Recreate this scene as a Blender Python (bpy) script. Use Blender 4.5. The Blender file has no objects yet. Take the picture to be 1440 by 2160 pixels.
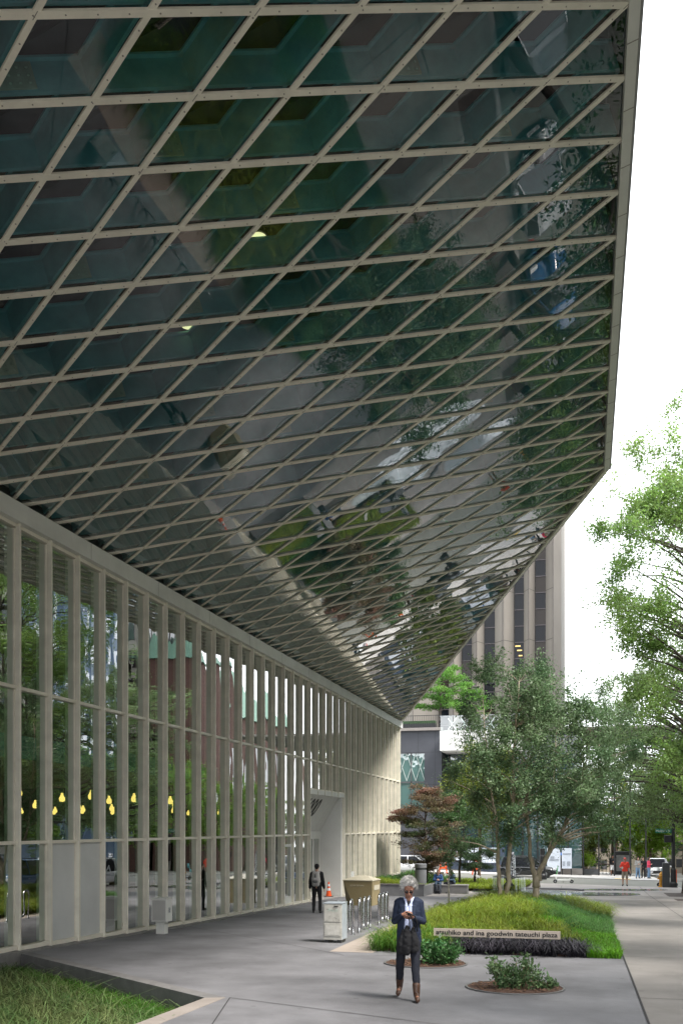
import bpy, bmesh, math, random
import numpy as np
from mathutils import Vector, Matrix
D = bpy.data
SC = bpy.context.scene
COL = SC.collection
random.seed(7)
R = math.radians
# ------------------------------------------------------------------ camera, world, sun, exposure
EYE = 2.46
PHI = R(14.41); CP, SP = math.cos(PHI), math.sin(PHI)
cam = D.cameras.new('camera'); camo = D.objects.new('camera', cam); COL.objects.link(camo)
camo.location = (0, 0, EYE); camo.rotation_euler = (R(90), 0, PHI)
cam.sensor_fit = 'VERTICAL'; cam.sensor_height = 36; cam.lens = 33.33; cam.shift_y = 0.3079
cam.clip_start = 0.1; cam.clip_end = 2000
SC.camera = camo
SUN_EL, SUN_AZ = R(54), R(90 + 24)          # azimuth clockwise from +Y
world = D.worlds.new('World'); SC.world = world; world.use_nodes = True
nt = world.node_tree; nt.nodes.clear()
o_ = nt.nodes.new('ShaderNodeOutputWorld'); b_ = nt.nodes.new('ShaderNodeBackground')
s_ = nt.nodes.new('ShaderNodeTexSky'); s_.sky_type = 'NISHITA'; s_.sun_disc = False
s_.sun_elevation = SUN_EL; s_.sun_rotation = SUN_AZ; s_.air_density = 1.0; s_.dust_density = 4.0; s_.ozone_density = 1.0
h_ = nt.nodes.new('ShaderNodeHueSaturation'); h_.inputs['Saturation'].default_value = 0.22
m_ = nt.nodes.new('ShaderNodeMix'); m_.data_type = 'RGBA'
tc = nt.nodes.new('ShaderNodeTexCoord'); nz = nt.nodes.new('ShaderNodeTexNoise'); nz.inputs['Scale'].default_value = 2.2; nz.inputs['Detail'].default_value = 6
rp = nt.nodes.new('ShaderNodeMapRange'); rp.inputs[1].default_value = .3; rp.inputs[2].default_value = .7; rp.inputs[3].default_value = .6; rp.inputs[4].default_value = .85
m_.inputs[7].default_value = (14.3, 14.9, 15.4, 1)   # bright thin cloud
nt.links.new(tc.outputs['Generated'], nz.inputs['Vector']); nt.links.new(nz.outputs['Fac'], rp.inputs[0]); nt.links.new(rp.outputs[0], m_.inputs[0])
nt.links.new(s_.outputs[0], h_.inputs['Color']); nt.links.new(h_.outputs[0], m_.inputs[6]); nt.links.new(m_.outputs[2], b_.inputs[0])
b_.inputs[1].default_value = 0.085; nt.links.new(b_.outputs[0], o_.inputs[0])
sl = D.lights.new('sun', 'SUN'); sl.energy = 2.6; sl.angle = R(16); sl.color = (1, .95, .87)
so = D.objects.new('sun', sl); COL.objects.link(so); so.location = (60, 0, 80)
sd = Vector((math.sin(SUN_AZ) * math.cos(SUN_EL), math.cos(SUN_AZ) * math.cos(SUN_EL), math.sin(SUN_EL)))
so.rotation_euler = sd.to_track_quat('Z', 'Y').to_euler()
vs = SC.view_settings; vs.view_transform = 'Standard'; vs.look = 'None'; vs.gamma = 1; vs.exposure = 1.52
SC.cycles.max_bounces = 8; SC.cycles.transparent_max_bounces = 24; SC.cycles.sample_clamp_indirect = 6
SC.cycles.caustics_reflective = False; SC.cycles.caustics_refractive = False
# ------------------------------------------------------------------ measuring helpers (world: X across the street, Y along the facade)
def at(px, py, u=None, v=None):
    dx = (px - 720) / 2000; dz = (1745 - py) / 2000
    dv, du = -SP + dx * CP, CP + dx * SP
    k = u / du if u is not None else v / dv
    return Vector((dv * k, du * k, EYE + dz * k))
GP = [(-300, -3), (-40, .9), (0, 2.1), (13.2, 2.46), (17.3, 2.58), (25, 2.85), (38.7, 3.2), (52, 3.55), (59, 3.62), (64, 3.75), (84, 4.2), (140, 6.5), (600, 22)]
def gz(v, u):
    for i in range(len(GP) - 1):
        if u <= GP[i + 1][0] or i == len(GP) - 2:
            a, b = GP[i], GP[i + 1]; d = a[1] + (b[1] - a[1]) * (u - a[0]) / (b[0] - a[0]); break
    w = min(1, max(0, (u - 56) / 10)); w = w * w * (3 - 2 * w)
    return EYE - d + w * .027 * max(-30, min(60, 4 - v)) * (1 if v < 4 else .3)
def gp(px, py):
    k = 20.0
    dx = (px - 720) / 2000; dz = (1745 - py) / 2000
    for _ in range(40):
        v, u = (-SP + dx * CP) * k, (CP + dx * SP) * k
        k = k + .5 * ((EYE - gz(v, u)) / (-dz) - k)
    return Vector((v, u, gz(v, u)))
# ------------------------------------------------------------------ materials
MATS = {}
def mat(name, col, rough=.6, metal=0, var=.12, scale=3.0, bump=0.0, bscale=40, spec=.5, emit=None, coat=0, detail=5, isl=0, trans=0, stretch=None, col2=None, spots=0):
    if name in MATS: return MATS[name]
    m = D.materials.new(name); m.use_nodes = True; n = m.node_tree.nodes; l = m.node_tree.links
    b = n['Principled BSDF']; b.inputs['Roughness'].default_value = rough; b.inputs['Metallic'].default_value = metal
    b.inputs['Specular IOR Level'].default_value = spec
    if coat: b.inputs['Coat Weight'].default_value = coat; b.inputs['Coat Roughness'].default_value = .05
    t = n.new('ShaderNodeTexCoord'); z = n.new('ShaderNodeTexNoise'); z.inputs['Scale'].default_value = scale; z.inputs['Detail'].default_value = detail; z.inputs['Roughness'].default_value = .62
    src = t.outputs['Object']
    if stretch:
        mp = n.new('ShaderNodeMapping'); mp.inputs['Scale'].default_value = stretch; l.new(src, mp.inputs[0]); src = mp.outputs[0]
    l.new(src, z.inputs['Vector'])
    r = n.new('ShaderNodeMapRange'); r.inputs[1].default_value = .3; r.inputs[2].default_value = .7
    l.new(z.outputs['Fac'], r.inputs[0])
    mx = n.new('ShaderNodeMix'); mx.data_type = 'RGBA'; l.new(r.outputs[0], mx.inputs[0])
    c2 = col2 if col2 else tuple(c * (1 + var) for c in col)
    c1 = col if col2 else tuple(c * (1 - var) for c in col)
    mx.inputs[6].default_value = (*c1, 1); mx.inputs[7].default_value = (*c2, 1); out = mx.outputs[2]
    if spots:
        vo = n.new('ShaderNodeTexVoronoi'); vo.inputs['Scale'].default_value = spots; vo.feature = 'F1'; l.new(src, vo.inputs['Vector'])
        th = n.new('ShaderNodeMapRange'); th.inputs[1].default_value = .05; th.inputs[2].default_value = .09; th.inputs[3].default_value = .72; th.inputs[4].default_value = 1; l.new(vo.outputs['Distance'], th.inputs[0])
        z3 = n.new('ShaderNodeTexNoise'); z3.inputs['Scale'].default_value = .33; z3.inputs['Detail'].default_value = 10; z3.inputs['Roughness'].default_value = .75; l.new(src, z3.inputs['Vector'])
        t3 = n.new('ShaderNodeMapRange'); t3.inputs[1].default_value = .52; t3.inputs[2].default_value = .72; t3.inputs[3].default_value = 1; t3.inputs[4].default_value = .74; l.new(z3.outputs['Fac'], t3.inputs[0])
        mm = n.new('ShaderNodeMath'); mm.operation = 'MULTIPLY'; l.new(th.outputs[0], mm.inputs[0]); l.new(t3.outputs[0], mm.inputs[1])
        h3 = n.new('ShaderNodeHueSaturation'); l.new(mm.outputs[0], h3.inputs['Value']); l.new(out, h3.inputs['Color']); out = h3.outputs[0]
    if isl:
        g = n.new('ShaderNodeNewGeometry'); hs = n.new('ShaderNodeHueSaturation')
        a = n.new('ShaderNodeMapRange'); a.inputs[3].default_value = 1 - isl; a.inputs[4].default_value = 1 + isl
        c = n.new('ShaderNodeMapRange'); c.inputs[3].default_value = .5 - .035 * isl; c.inputs[4].default_value = .5 + .035 * isl
        l.new(g.outputs['Random Per Island'], a.inputs[0]); l.new(a.outputs[0], hs.inputs['Value'])
        l.new(g.outputs['Random Per Island'], c.inputs[0]); l.new(c.outputs[0], hs.inputs['Hue']); l.new(out, hs.inputs['Color']); out = hs.outputs[0]
    l.new(out, b.inputs['Base Color'])
    if bump:
        z2 = n.new('ShaderNodeTexNoise'); z2.inputs['Scale'].default_value = bscale; z2.inputs['Detail'].default_value = 4; l.new(src, z2.inputs['Vector'])
        bp = n.new('ShaderNodeBump'); bp.inputs['Strength'].default_value = bump; bp.inputs['Distance'].default_value = .02
        l.new(z2.outputs['Fac'], bp.inputs['Height']); l.new(bp.outputs[0], b.inputs['Normal'])
        rr = n.new('ShaderNodeMapRange'); rr.inputs[3].default_value = max(.02, rough - .08); rr.inputs[4].default_value = min(1, rough + .08)
        l.new(z2.outputs['Fac'], rr.inputs[0]); l.new(rr.outputs[0], b.inputs['Roughness'])
    if emit:
        b.inputs['Emission Color'].default_value = (*emit[0], 1); b.inputs['Emission Strength'].default_value = emit[1]
    if trans:
        tr = n.new('ShaderNodeBsdfTranslucent'); ms = n.new('ShaderNodeMixShader'); ms.inputs[0].default_value = trans
        hs2 = n.new('ShaderNodeHueSaturation'); hs2.inputs['Value'].default_value = 1.5; hs2.inputs['Saturation'].default_value = 1.15; l.new(out, hs2.inputs['Color'])
        l.new(hs2.outputs[0], tr.inputs[0]); l.new(b.outputs[0], ms.inputs[1]); l.new(tr.outputs[0], ms.inputs[2]); l.new(ms.outputs[0], n['Material Output'].inputs[0])
    MATS[name] = m; return m
def glass(name, tint, f0=.08, power=4.0, wav=.02, wscale=1.2, rough=0.0, gcol=(1, 1, 1), stretch=(1, 1, 1), opaque=None):
    if name in MATS: return MATS[name]
    m = D.materials.new(name); m.use_nodes = True; n = m.node_tree.nodes; l = m.node_tree.links; n.remove(n['Principled BSDF'])
    if opaque: tr = n.new('ShaderNodeBsdfDiffuse'); tr.inputs[0].default_value = (*opaque, 1)
    else: tr = n.new('ShaderNodeBsdfTransparent'); tr.inputs[0].default_value = (*tint, 1)
    gl = n.new('ShaderNodeBsdfGlossy'); gl.inputs['Roughness'].default_value = rough; gl.inputs[0].default_value = (*gcol, 1)
    lw = n.new('ShaderNodeLayerWeight'); lw.inputs[0].default_value = .5
    pw = n.new('ShaderNodeMath'); pw.operation = 'POWER'; pw.inputs[1].default_value = power; l.new(lw.outputs['Facing'], pw.inputs[0])
    mr = n.new('ShaderNodeMapRange'); mr.inputs[3].default_value = f0; mr.inputs[4].default_value = 1; l.new(pw.outputs[0], mr.inputs[0])
    ms = n.new('ShaderNodeMixShader'); l.new(mr.outputs[0], ms.inputs[0]); l.new(tr.outputs[0], ms.inputs[1]); l.new(gl.outputs[0], ms.inputs[2])
    t = n.new('ShaderNodeTexCoord'); mp = n.new('ShaderNodeMapping'); mp.inputs['Scale'].default_value = stretch
    z = n.new('ShaderNodeTexNoise'); z.inputs['Scale'].default_value = wscale; z.inputs['Detail'].default_value = 1.5
    l.new(t.outputs['Object'], mp.inputs[0]); l.new(mp.outputs[0], z.inputs['Vector'])
    bp = n.new('ShaderNodeBump'); bp.inputs['Strength'].default_value = 1; bp.inputs['Distance'].default_value = wav
    l.new(z.outputs['Fac'], bp.inputs['Height']); l.new(bp.outputs[0], gl.inputs['Normal'])
    l.new(ms.outputs[0], n['Material Output'].inputs[0]); MATS[name] = m; return m
# ------------------------------------------------------------------ mesh helpers
ORG = {}
class MB:
    def __init__(s): s.v = []; s.f = []
    def add(s, vs, fs):
        o = len(s.v); s.v += [tuple(p) for p in vs]; s.f += [tuple(i + o for i in f) for f in fs]; return s
    def box(s, x0, x1, y0, y1, z0, z1):
        return s.add([(x, y, z) for z in (z0, z1) for y in (y0, y1) for x in (x0, x1)],
            [(0, 2, 3, 1), (4, 5, 7, 6), (0, 1, 5, 4), (2, 6, 7, 3), (0, 4, 6, 2), (1, 3, 7, 5)])
    def obox(s, c, sz, rz=0, M=None):
        a, b, d = (q / 2 for q in sz); m = M if M else Matrix.Rotation(rz, 3, 'Z'); c = Vector(c)
        return s.add([c + m @ Vector((x, y, z)) for z in (-d, d) for y in (-b, b) for x in (-a, a)],
            [(0, 2, 3, 1), (4, 5, 7, 6), (0, 1, 5, 4), (2, 6, 7, 3), (0, 4, 6, 2), (1, 3, 7, 5)])
    def bar(s, p0, p1, w, h, up=(0, 0, 1)):
        p0, p1 = Vector(p0), Vector(p1); d = (p1 - p0).normalized(); r = d.cross(Vector(up)).normalized(); n = r.cross(d)
        vs = [p + r * a * w / 2 + n * b * h / 2 for p in (p0, p1) for a, b in ((-1, -1), (1, -1), (1, 1), (-1, 1))]
        return s.add(vs, [(0, 1, 2, 3), (7, 6, 5, 4), (0, 4, 5, 1), (1, 5, 6, 2), (2, 6, 7, 3), (3, 7, 4, 0)])
    def tube(s, pts, rads, n=8, cap=True):
        pts = [Vector(p) for p in pts]; 
        if not hasattr(rads, '__len__'): rads = [rads] * len(pts)
        o = len(s.v); ref = None
        for i, p in enumerate(pts):
            d = (pts[min(i + 1, len(pts) - 1)] - pts[max(i - 1, 0)])
            d = d.normalized() if d.length > 1e-9 else Vector((0, 0, 1))
            if ref is None: ref = d.orthogonal().normalized()
            ref = (ref - d * ref.dot(d)); ref = ref.normalized() if ref.length > 1e-6 else d.orthogonal().normalized()
            b = d.cross(ref)
            for k in range(n):
                a = 2 * math.pi * k / n; s.v.append(tuple(p + (ref * math.cos(a) + b * math.sin(a)) * rads[i]))
        for i in range(len(pts) - 1):
            for k in range(n):
                k2 = (k + 1) % n; s.f.append((o + i * n + k, o + i * n + k2, o + (i + 1) * n + k2, o + (i + 1) * n + k))
        if cap:
            s.f.append(tuple(o + k for k in range(n))[::-1]); s.f.append(tuple(o + (len(pts) - 1) * n + k for k in range(n)))
        return s
    def lathe(s, c, prof, n=20, sy=1.0):
        o = len(s.v)
        for r, z in prof:
            for k in range(n):
                a = 2 * math.pi * k / n; s.v.append((c[0] + r * math.cos(a), c[1] + r * sy * math.sin(a), c[2] + z))
        for i in range(len(prof) - 1):
            for k in range(n):
                k2 = (k + 1) % n; s.f.append((o + i * n + k, o + i * n + k2, o + (i + 1) * n + k2, o + (i + 1) * n + k))
        s.f.append(tuple(o + k for k in range(n))[::-1]); s.f.append(tuple(o + (len(prof) - 1) * n + k for k in range(n)))
        return s
    def ball(s, c, r, n=12, m=8, M=None):
        if not hasattr(r, '__len__'): r = (r, r, r)
        o = len(s.v); c = Vector(c)
        def put(q):
            q = Vector(q)
            if M: q = M @ q
            s.v.append(tuple(c + q))
        put((0, 0, -r[2]))
        for i in range(1, m):
            t = -math.pi / 2 + math.pi * i / m
            for k in range(n):
                a = 2 * math.pi * k / n; put((r[0] * math.cos(t) * math.cos(a), r[1] * math.cos(t) * math.sin(a), r[2] * math.sin(t)))
        put((0, 0, r[2]))
        for k in range(n): s.f.append((o, o + 1 + (k + 1) % n, o + 1 + k))
        for i in range(m - 2):
            for k in range(n):
                k2 = (k + 1) % n; a = o + 1 + i * n; s.f.append((a + k, a + k2, a + n + k2, a + n + k))
        a = o + 1 + (m - 2) * n
        for k in range(n): s.f.append((a + k, a + (k + 1) % n, a + n))
        return s
    def cap(s, p0, r0, p1=None, r1=None, n=12):
        """tapered capsule"""
        p0 = Vector(p0); p1 = Vector(p1) if p1 is not None else p0 + Vector((0, 0, .001)); r1 = r0 if r1 is None else r1
        d = (p1 - p0); d = d.normalized() if d.length > 1e-6 else Vector((0, 0, 1)); pts = []; rr = []
        for a in (80, 55, 28): pts.append(p0 - d * r0 * math.sin(R(a))); rr.append(r0 * math.cos(R(a)))
        pts.append(p0); rr.append(r0); pts.append(p1); rr.append(r1)
        for a in (28, 55, 80): pts.append(p1 + d * r1 * math.sin(R(a))); rr.append(r1 * math.cos(R(a)))
        return s.tube(pts, rr, n)
    def chain(s, pr, n=12):
        for (a, ra), (b, rb) in zip(pr, pr[1:]): s.cap(a, ra, b, rb, n)
        return s
    def prism(s, pts, z0, z1):
        n = len(pts); z0 = z0 if callable(z0) else (lambda a, b, z=z0: z); z1 = z1 if callable(z1) else (lambda a, b, z=z1: z)
        return s.add([(p[0], p[1], z0(*p)) for p in pts] + [(p[0], p[1], z1(*p)) for p in pts],
            [tuple(range(n))[::-1], tuple(range(n, 2 * n))] + [(i, (i + 1) % n, n + (i + 1) % n, n + i) for i in range(n)])
    def mark2(s): s.m2 = len(s.f); return s
    def build(s, name, m, parent=None, smooth=False, bevel=0, m2=None):
        org = ORG.get(parent.name, Vector()) if parent else Vector()
        me = D.meshes.new(name)
        vs = [(a - org[0], b - org[1], c - org[2]) for a, b, c in s.v] if org.length else s.v
        me.from_pydata(vs, [], s.f); me.materials.append(m)
        if m2: me.materials.append(m2); me.polygons.foreach_set('material_index', [0] * s.m2 + [1] * (len(s.f) - s.m2))
        return link(name, me, parent, smooth, bevel, org)
def link(name, me, parent=None, smooth=False, bevel=0, org=Vector()):
    me.validate()
    if smooth: me.polygons.foreach_set('use_smooth', [True] * len(me.polygons))
    o = D.objects.new(name, me); COL.objects.link(o)
    if parent: o.parent = parent; ORG[o.name] = org
    if bevel:
        b = o.modifiers.new('bevel', 'BEVEL'); b.width = bevel; b.segments = 2; b.limit_method = 'ANGLE'; b.angle_limit = R(40)
    return o
def thing(name, label, cat, loc=(0, 0, 0), rz=0, group=None, world=False):
    """world=True: the parts are given in world coordinates"""
    o = D.objects.new(name, None); COL.objects.link(o); o.location = loc; o.rotation_euler = (0, 0, rz); o.empty_display_size = .3
    o['label'] = label; o['category'] = cat
    if group: o['group'] = group
    ORG[o.name] = Vector(loc) if world else Vector()
    return o
def tag(o, label, cat, group=None, kind=None):
    o['label'] = label; o['category'] = cat
    if group: o['group'] = group
    if kind: o['kind'] = kind
    return o
def struct(o): o['kind'] = 'structure'; return o
def dup(root, loc, rz=None, label=None, group=None, sc=None):
    r = root.copy(); COL.objects.link(r); r.location = loc
    if rz is not None: r.rotation_euler = (0, 0, rz)
    if sc: r.scale = sc
    if label: r['label'] = label
    if group: r['group'] = group
    for ch in list(root.children):
        c = ch.copy(); COL.objects.link(c); c.parent = r
        for g in list(ch.children):
            d = g.copy(); COL.objects.link(d); d.parent = c
    return r
def text_mesh(name, s, size, m, M, parent=None, shear=0, ext=.003, off=0, sx=1, align='LEFT'):
    cu = D.curves.new(name, 'FONT'); cu.body = s; cu.size = size; cu.shear = shear; cu.extrude = ext; cu.offset = off; cu.align_x = align; cu.resolution_u = 6
    o = D.objects.new(name, cu); COL.objects.link(o); dg = bpy.context.evaluated_depsgraph_get(); dg.update()
    me = D.meshes.new_from_object(o.evaluated_get(dg)); D.objects.remove(o); D.curves.remove(cu)
    org = ORG.get(parent.name, Vector()) if parent else Vector()
    me.transform(Matrix.Translation(-org) @ M @ Matrix.Diagonal((sx, 1, 1, 1))); me.materials.clear(); me.materials.append(m); me.name = name
    return link(name, me, parent, org=org)
# ground-hugging sheets: every sheet is cut along the same lines, so sheets never cross
ULN = [-280, -150, -80, -50] + list(range(-40, 101, 1)) + [110, 120, 140, 170, 220, 300, 420]
VLN = [-300, -150, -80, -50] + list(range(-32, 33, 2)) + [40, 60, 100, 160, 300]
def sheet(name, pts, off, m, thick=0, zf=None, parent=None):
    bm = bmesh.new(); bm.faces.new([bm.verts.new((p[0], p[1], 0)) for p in pts])
    us = [p[1] for p in pts]; vs_ = [p[0] for p in pts]
    for axis, lo, hi, lns in ((1, min(us), max(us), ULN), (0, min(vs_), max(vs_), VLN)):
        for c in lns:
            if lo < c < hi:
                co = (0, c, 0) if axis else (c, 0, 0); no = (0, 1, 0) if axis else (1, 0, 0)
                bmesh.ops.bisect_plane(bm, geom=bm.verts[:] + bm.edges[:] + bm.faces[:], plane_co=co, plane_no=no)
    bmesh.ops.triangulate(bm, faces=[f for f in bm.faces if len(f.verts) > 4])
    bmesh.ops.recalc_face_normals(bm, faces=bm.faces[:])
    for f in bm.faces:
        if f.normal.z < 0: f.normal_flip()
    if thick:
        r = bmesh.ops.extrude_face_region(bm, geom=bm.faces[:])
        top = [g for g in r['geom'] if isinstance(g, bmesh.types.BMVert)]
        ts = set(top)
        for v in bm.verts: v.co.z = (zf or gz)(v.co.x, v.co.y) + off + (thick if v in ts else 0)
    else:
        for v in bm.verts: v.co.z = (zf or gz)(v.co.x, v.co.y) + off
    me = D.meshes.new(name); bm.to_mesh(me); bm.free(); me.materials.append(m)
    return link(name, me, parent)
def rect(v0, v1, u0, u1): return [(v0, u0), (v1, u0), (v1, u1), (v0, u1)]
# ------------------------------------------------------------------ palette
PAINT = mat('warm_grey_paint', (.76, .72, .615), .45, var=.10, scale=2.6, bump=.04)
PAINT2 = mat('pale_grey_paint', (.66, .66, .62), .5, var=.10, scale=1.2, bump=.05)
TEAL = mat('teal_steel', (.105, .34, .34), .5, var=.25, scale=2)
DECK = mat('dark_deck', (.018, .02, .02), .7, var=.3)
CONC_D = mat('dark_concrete', (.15, .149, .160), .72, var=.34, scale=.55, bump=.25, bscale=60, detail=9, spots=1.7)
CONC_L = mat('sidewalk_concrete', (.215, .20, .188), .8, var=.2, scale=.8, bump=.2, bscale=50, detail=9, spots=1.9)
CONC_B = mat('tan_concrete', (.25, .22, .20), .8, var=.15, scale=1.1, bump=.2, detail=8)
ASPH = mat('asphalt', (.19, .185, .18), .85, var=.25, scale=.7, bump=.4, bscale=90, detail=9)
WHITE = mat('white_paint', (.75, .75, .74), .6, var=.1, scale=2)
BLACKM = mat('black_metal', (.02, .02, .022), .4, var=.2)
CHROME = mat('galvanised_steel', (.45, .46, .48), .28, metal=1, var=.15, scale=14, bump=.05)
SOIL = mat('bark_soil', (.075, .04, .028), .95, var=.5, scale=25, bump=.9, bscale=60)
GLF = glass('facade_glass', (.62, .80, .68), f0=.24, power=2.0, wav=.005, wscale=1.0, stretch=(1, 1, .5))
GLS = glass('soffit_glass', (.66, .79, .83), f0=.012, power=2.75, wav=.0035, wscale=.8)
GLD = glass('dark_window_glass', (.1, .12, .13), f0=.12, power=3, wav=.012, wscale=.8, opaque=(.02, .022, .03))
ORANGE = mat('safety_orange', (.85, .11, .02), .45, var=.08)
# ================================================================== THE LIBRARY
FV = -11.39; HI = 6.73; HO = 10.39; OV = .512
lib = thing('library_building', 'glass and steel library with a huge slanted diamond-grid glass overhang', 'building', (FV, 17, gz(FV, 17)), world=True)
def part(mb, name, m, parent=lib, **k): return mb.build(name, m, parent, **k)
def S(t, u, dz=0): return Vector((FV + (OV - FV) * t, u, EYE + HI + (HO - HI) * t + dz))
K, DU = 7.17, 1.219; A0, B0 = .421, .115
U0, UO, UI = -4.0, 28.5, 59.3
REG = [(0, U0), (1, U0), (1, UO), (0, UI)]
def clip(poly, reg):
    out = poly
    for i in range(len(reg)):
        a, b = reg[i], reg[(i + 1) % len(reg)]; inp = out; out = []
        side = lambda p: (b[0] - a[0]) * (p[1] - a[1]) - (b[1] - a[1]) * (p[0] - a[0])
        for j in range(len(inp)):
            p, q = inp[j], inp[(j + 1) % len(inp)]; sp, sq = side(p), side(q)
            if sp >= 0: out.append(p)
            if sp * sq < 0:
                k = sp / (sp - sq); out.append((p[0] + (q[0] - p[0]) * k, p[1] + (q[1] - p[1]) * k))
        if not out: return []
    return out
def pix(p):
    x = p[0] * CP + p[1] * SP; y = -p[0] * SP + p[1] * CP
    return (720 + 2000 * x / y, 1745 - 2000 * (p[2] - EYE) / y) if y > .3 else None
nrm = (S(1, 0) - S(0, 0)).cross(Vector((0, 1, 0))).normalized()
if nrm.z > 0: nrm = -nrm
# panes
cells = []
rnd = random.Random(3)
for i in range(-16, 50):
    for j in range(-6, 56):
        # A line: u = A0+i*DU+K t ; B line: u = B0+j*DU-K t
        def X(i, j): 
            t = ((B0 + j * DU) - (A0 + i * DU)) / (2 * K); return (t, A0 + i * DU + K * t)
        c = clip([X(i, j), X(i, j + 1), X(i + 1, j + 1), X(i + 1, j)][::-1], REG)
        if len(c) > 2: cells.append(c)
def area2(c): return abs(sum(c[k][0] * c[(k + 1) % len(c)][1] - c[(k + 1) % len(c)][0] * c[k][1] for k in range(len(c)))) / 2
def parea(c):
    q = [pix(S(*p)) for p in c]
    if any(p is None for p in q): return 0
    q = [(min(1440, max(0, a)), min(2160, max(0, b))) for a, b in q]
    return area2(q)
cells = [c for c in cells if area2(c) > 1e-4]
cells.sort(key=lambda c: -parea(c))
rest = MB()
for k, c in enumerate(cells):
    mb = MB() if k < 100 else rest
    ctr = (sum(p[0] for p in c) / len(c), sum(p[1] for p in c) / len(c))
    ta, tb = rnd.gauss(0, .0036), rnd.gauss(0, .0036)
    mb.add([S(*p) + nrm * ((p[0] - ctr[0]) * 12 * ta + (p[1] - ctr[1]) * tb) for p in c], [tuple(range(len(c)))])
    if k < 100: part(mb, 'soffit_pane', GLS)
o = part(rest, 'soffit_panes', GLS); o['kind'] = 'stuff'
# grid bars and the teal beams behind them
def seg(fam, i):
    c0 = (A0 if fam > 0 else B0) + i * DU
    # intersect u = c0 + fam*K*t with region
    ts = []
    lo, hi = 0.0, 1.0
    for (a, b, cc) in ((-fam * K, 0, c0 - U0),):      # u>=U0
        # c0+fam*K*t >= U0
        if fam > 0: lo = max(lo, (U0 - c0) / K)
        else: hi = min(hi, (c0 - U0) / K)
    # u <= UI-(UI-UO)t  -> c0+fam*K t + (UI-UO) t <= UI
    s = fam * K + (UI - UO); hi = min(hi, (UI - c0) / s) if s > 0 else hi
    return (lo, hi, c0) if hi - lo > .02 else None
SCREW = mat('screw_heads', (.26, .24, .21), .5)
for fam in (1, -1):
    for i in range(-12, 58):
        sg = seg(fam, i)
        if not sg: continue
        t0, t1, c0 = sg; p0, p1 = S(t0, c0 + fam * K * t0), S(t1, c0 + fam * K * t1)
        L = (p1 - p0).length; d = (p1 - p0) / L
        ndn = nrm
        w = .088 if fam > 0 else .076
        off = .020 if fam > 0 else .017
        mb = MB().bar(p0 + ndn * off, p1 + ndn * off, w, .034 if fam > 0 else .030, up=nrm).mark2(); n = 0
        if min((p0 - Vector((0, 12, 8))).length, (p1 - Vector((0, 12, 8))).length, ((p0 + p1) / 2 - Vector((0, 12, 8))).length) < 13:
            n = int(L / .34)
            for q in range(n):
                c = p0 + d * (.2 + q * .34) + ndn * (off + .0175)
                mb.obox(c, (.016, .016, .008))
        if fam > 0:     # joint lines where panels of the cap meet
            for j in range(-6, 56, 2):
                t = ((B0 + j * DU) - c0) / (2 * K)
                if t0 < t < t1:
                    c = S(t, c0 + K * t) + ndn * (off + .0182)
                    e = (S(1, -K) - S(0, 0)).normalized(); mb.bar(c - e * .055, c + e * .055, .008, .004, up=nrm)
        part(mb, 'grid_bar', PAINT, m2=SCREW)
        up = -nrm
        mb = MB().bar(p0 + up * .30, p1 + up * .30, .05, .40, up=nrm)
        mb.bar(p0 + up * .50, p1 + up * .50, .16, .03, up=nrm)
        side = d.cross(nrm).normalized(); mb.mark2()
        if fam > 0:
            for j in range(-6, 56):
                if (j + 2 * i) % 4: continue
                t = ((B0 + (j + .28) * DU) - c0) / (2 * K)
                if t0 + .03 < t < t1 - .03:
                    c = S(t, c0 + K * t) + up * .3
                    for sgn in (-1, 1):
                        cc = c + side * sgn * .034; mb.bar(cc - d * .28, cc + d * .28, .018, .34, up=nrm)
                        if (c - Vector((-4, 12, 8))).length < 14:
                            for a in range(5):
                                for b in (-.1, .0, .1): mb.bar(cc + d * (-.22 + a * .11) + up * b, cc + d * (-.22 + a * .11) + up * b + side * sgn * .035, .032, .032)
        part(mb, 'steel_beam', TEAL, m2=mat('splice_plate', (.26, .38, .27), .5, var=.2))
# ribbed deck over the beams
mb = MB(); up = -nrm
nn = 200
for q in range(nn):
    u_a = U0 + (UI - U0) * q / nn; u_b = U0 + (UI - U0) * (q + 1) / nn
    t_a = min(1, (UI - u_a) / (UI - UO)); t_b = min(1, max(.002, (UI - u_b) / (UI - UO)))
    h = .62 if q % 2 else .70
    vs = [S(0, u_a) + up * h, S(t_a, u_a) + up * h, S(t_b, u_b) + up * h, S(0, u_b) + up * h]
    mb.add(vs + [p + up * .12 for p in vs], [(0, 1, 2, 3), (7, 6, 5, 4), (0, 4, 5, 1), (1, 5, 6, 2), (2, 6, 7, 3), (3, 7, 4, 0)])
part(mb, 'ribbed_deck', DECK)
# borders of the overhang, and the dark closing boards between glass and deck
for a_, b_2 in ((S(1, U0), S(1, UO)), (S(1, UO), S(0, UI)), (S(0, U0), S(0, UI)), (S(0, U0), S(1, U0))):
    part(MB().bar(a_ - nrm * .42, b_2 - nrm * .42, .04, .8, up=nrm), 'closing_board', DECK)
E1, E2 = S(1, UO), S(0, UI); ed = (E1 - E2).normalized(); eo = ed.cross(nrm).normalized()
if eo.y < 0: eo = -eo
ao = (S(1, 0) - S(0, 0)).normalized()
mb = MB(); mb.bar(S(1, U0) + ao * .075 + nrm * .03, E1 + ao * .075 + nrm * .03 + Vector((0, .05, 0)), .15, .07, up=nrm)
part(mb, 'edge_band', PAINT2)
mb = MB()
for k in range(27):
    u = U0 + 1.2 + k * 1.219
    if u < UO: mb.bar(S(1, u) + nrm * .068, S(1, u) + ao * .15 + nrm * .068, .012, .004, up=nrm)
part(mb, 'edge_joints', SCREW)
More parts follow.
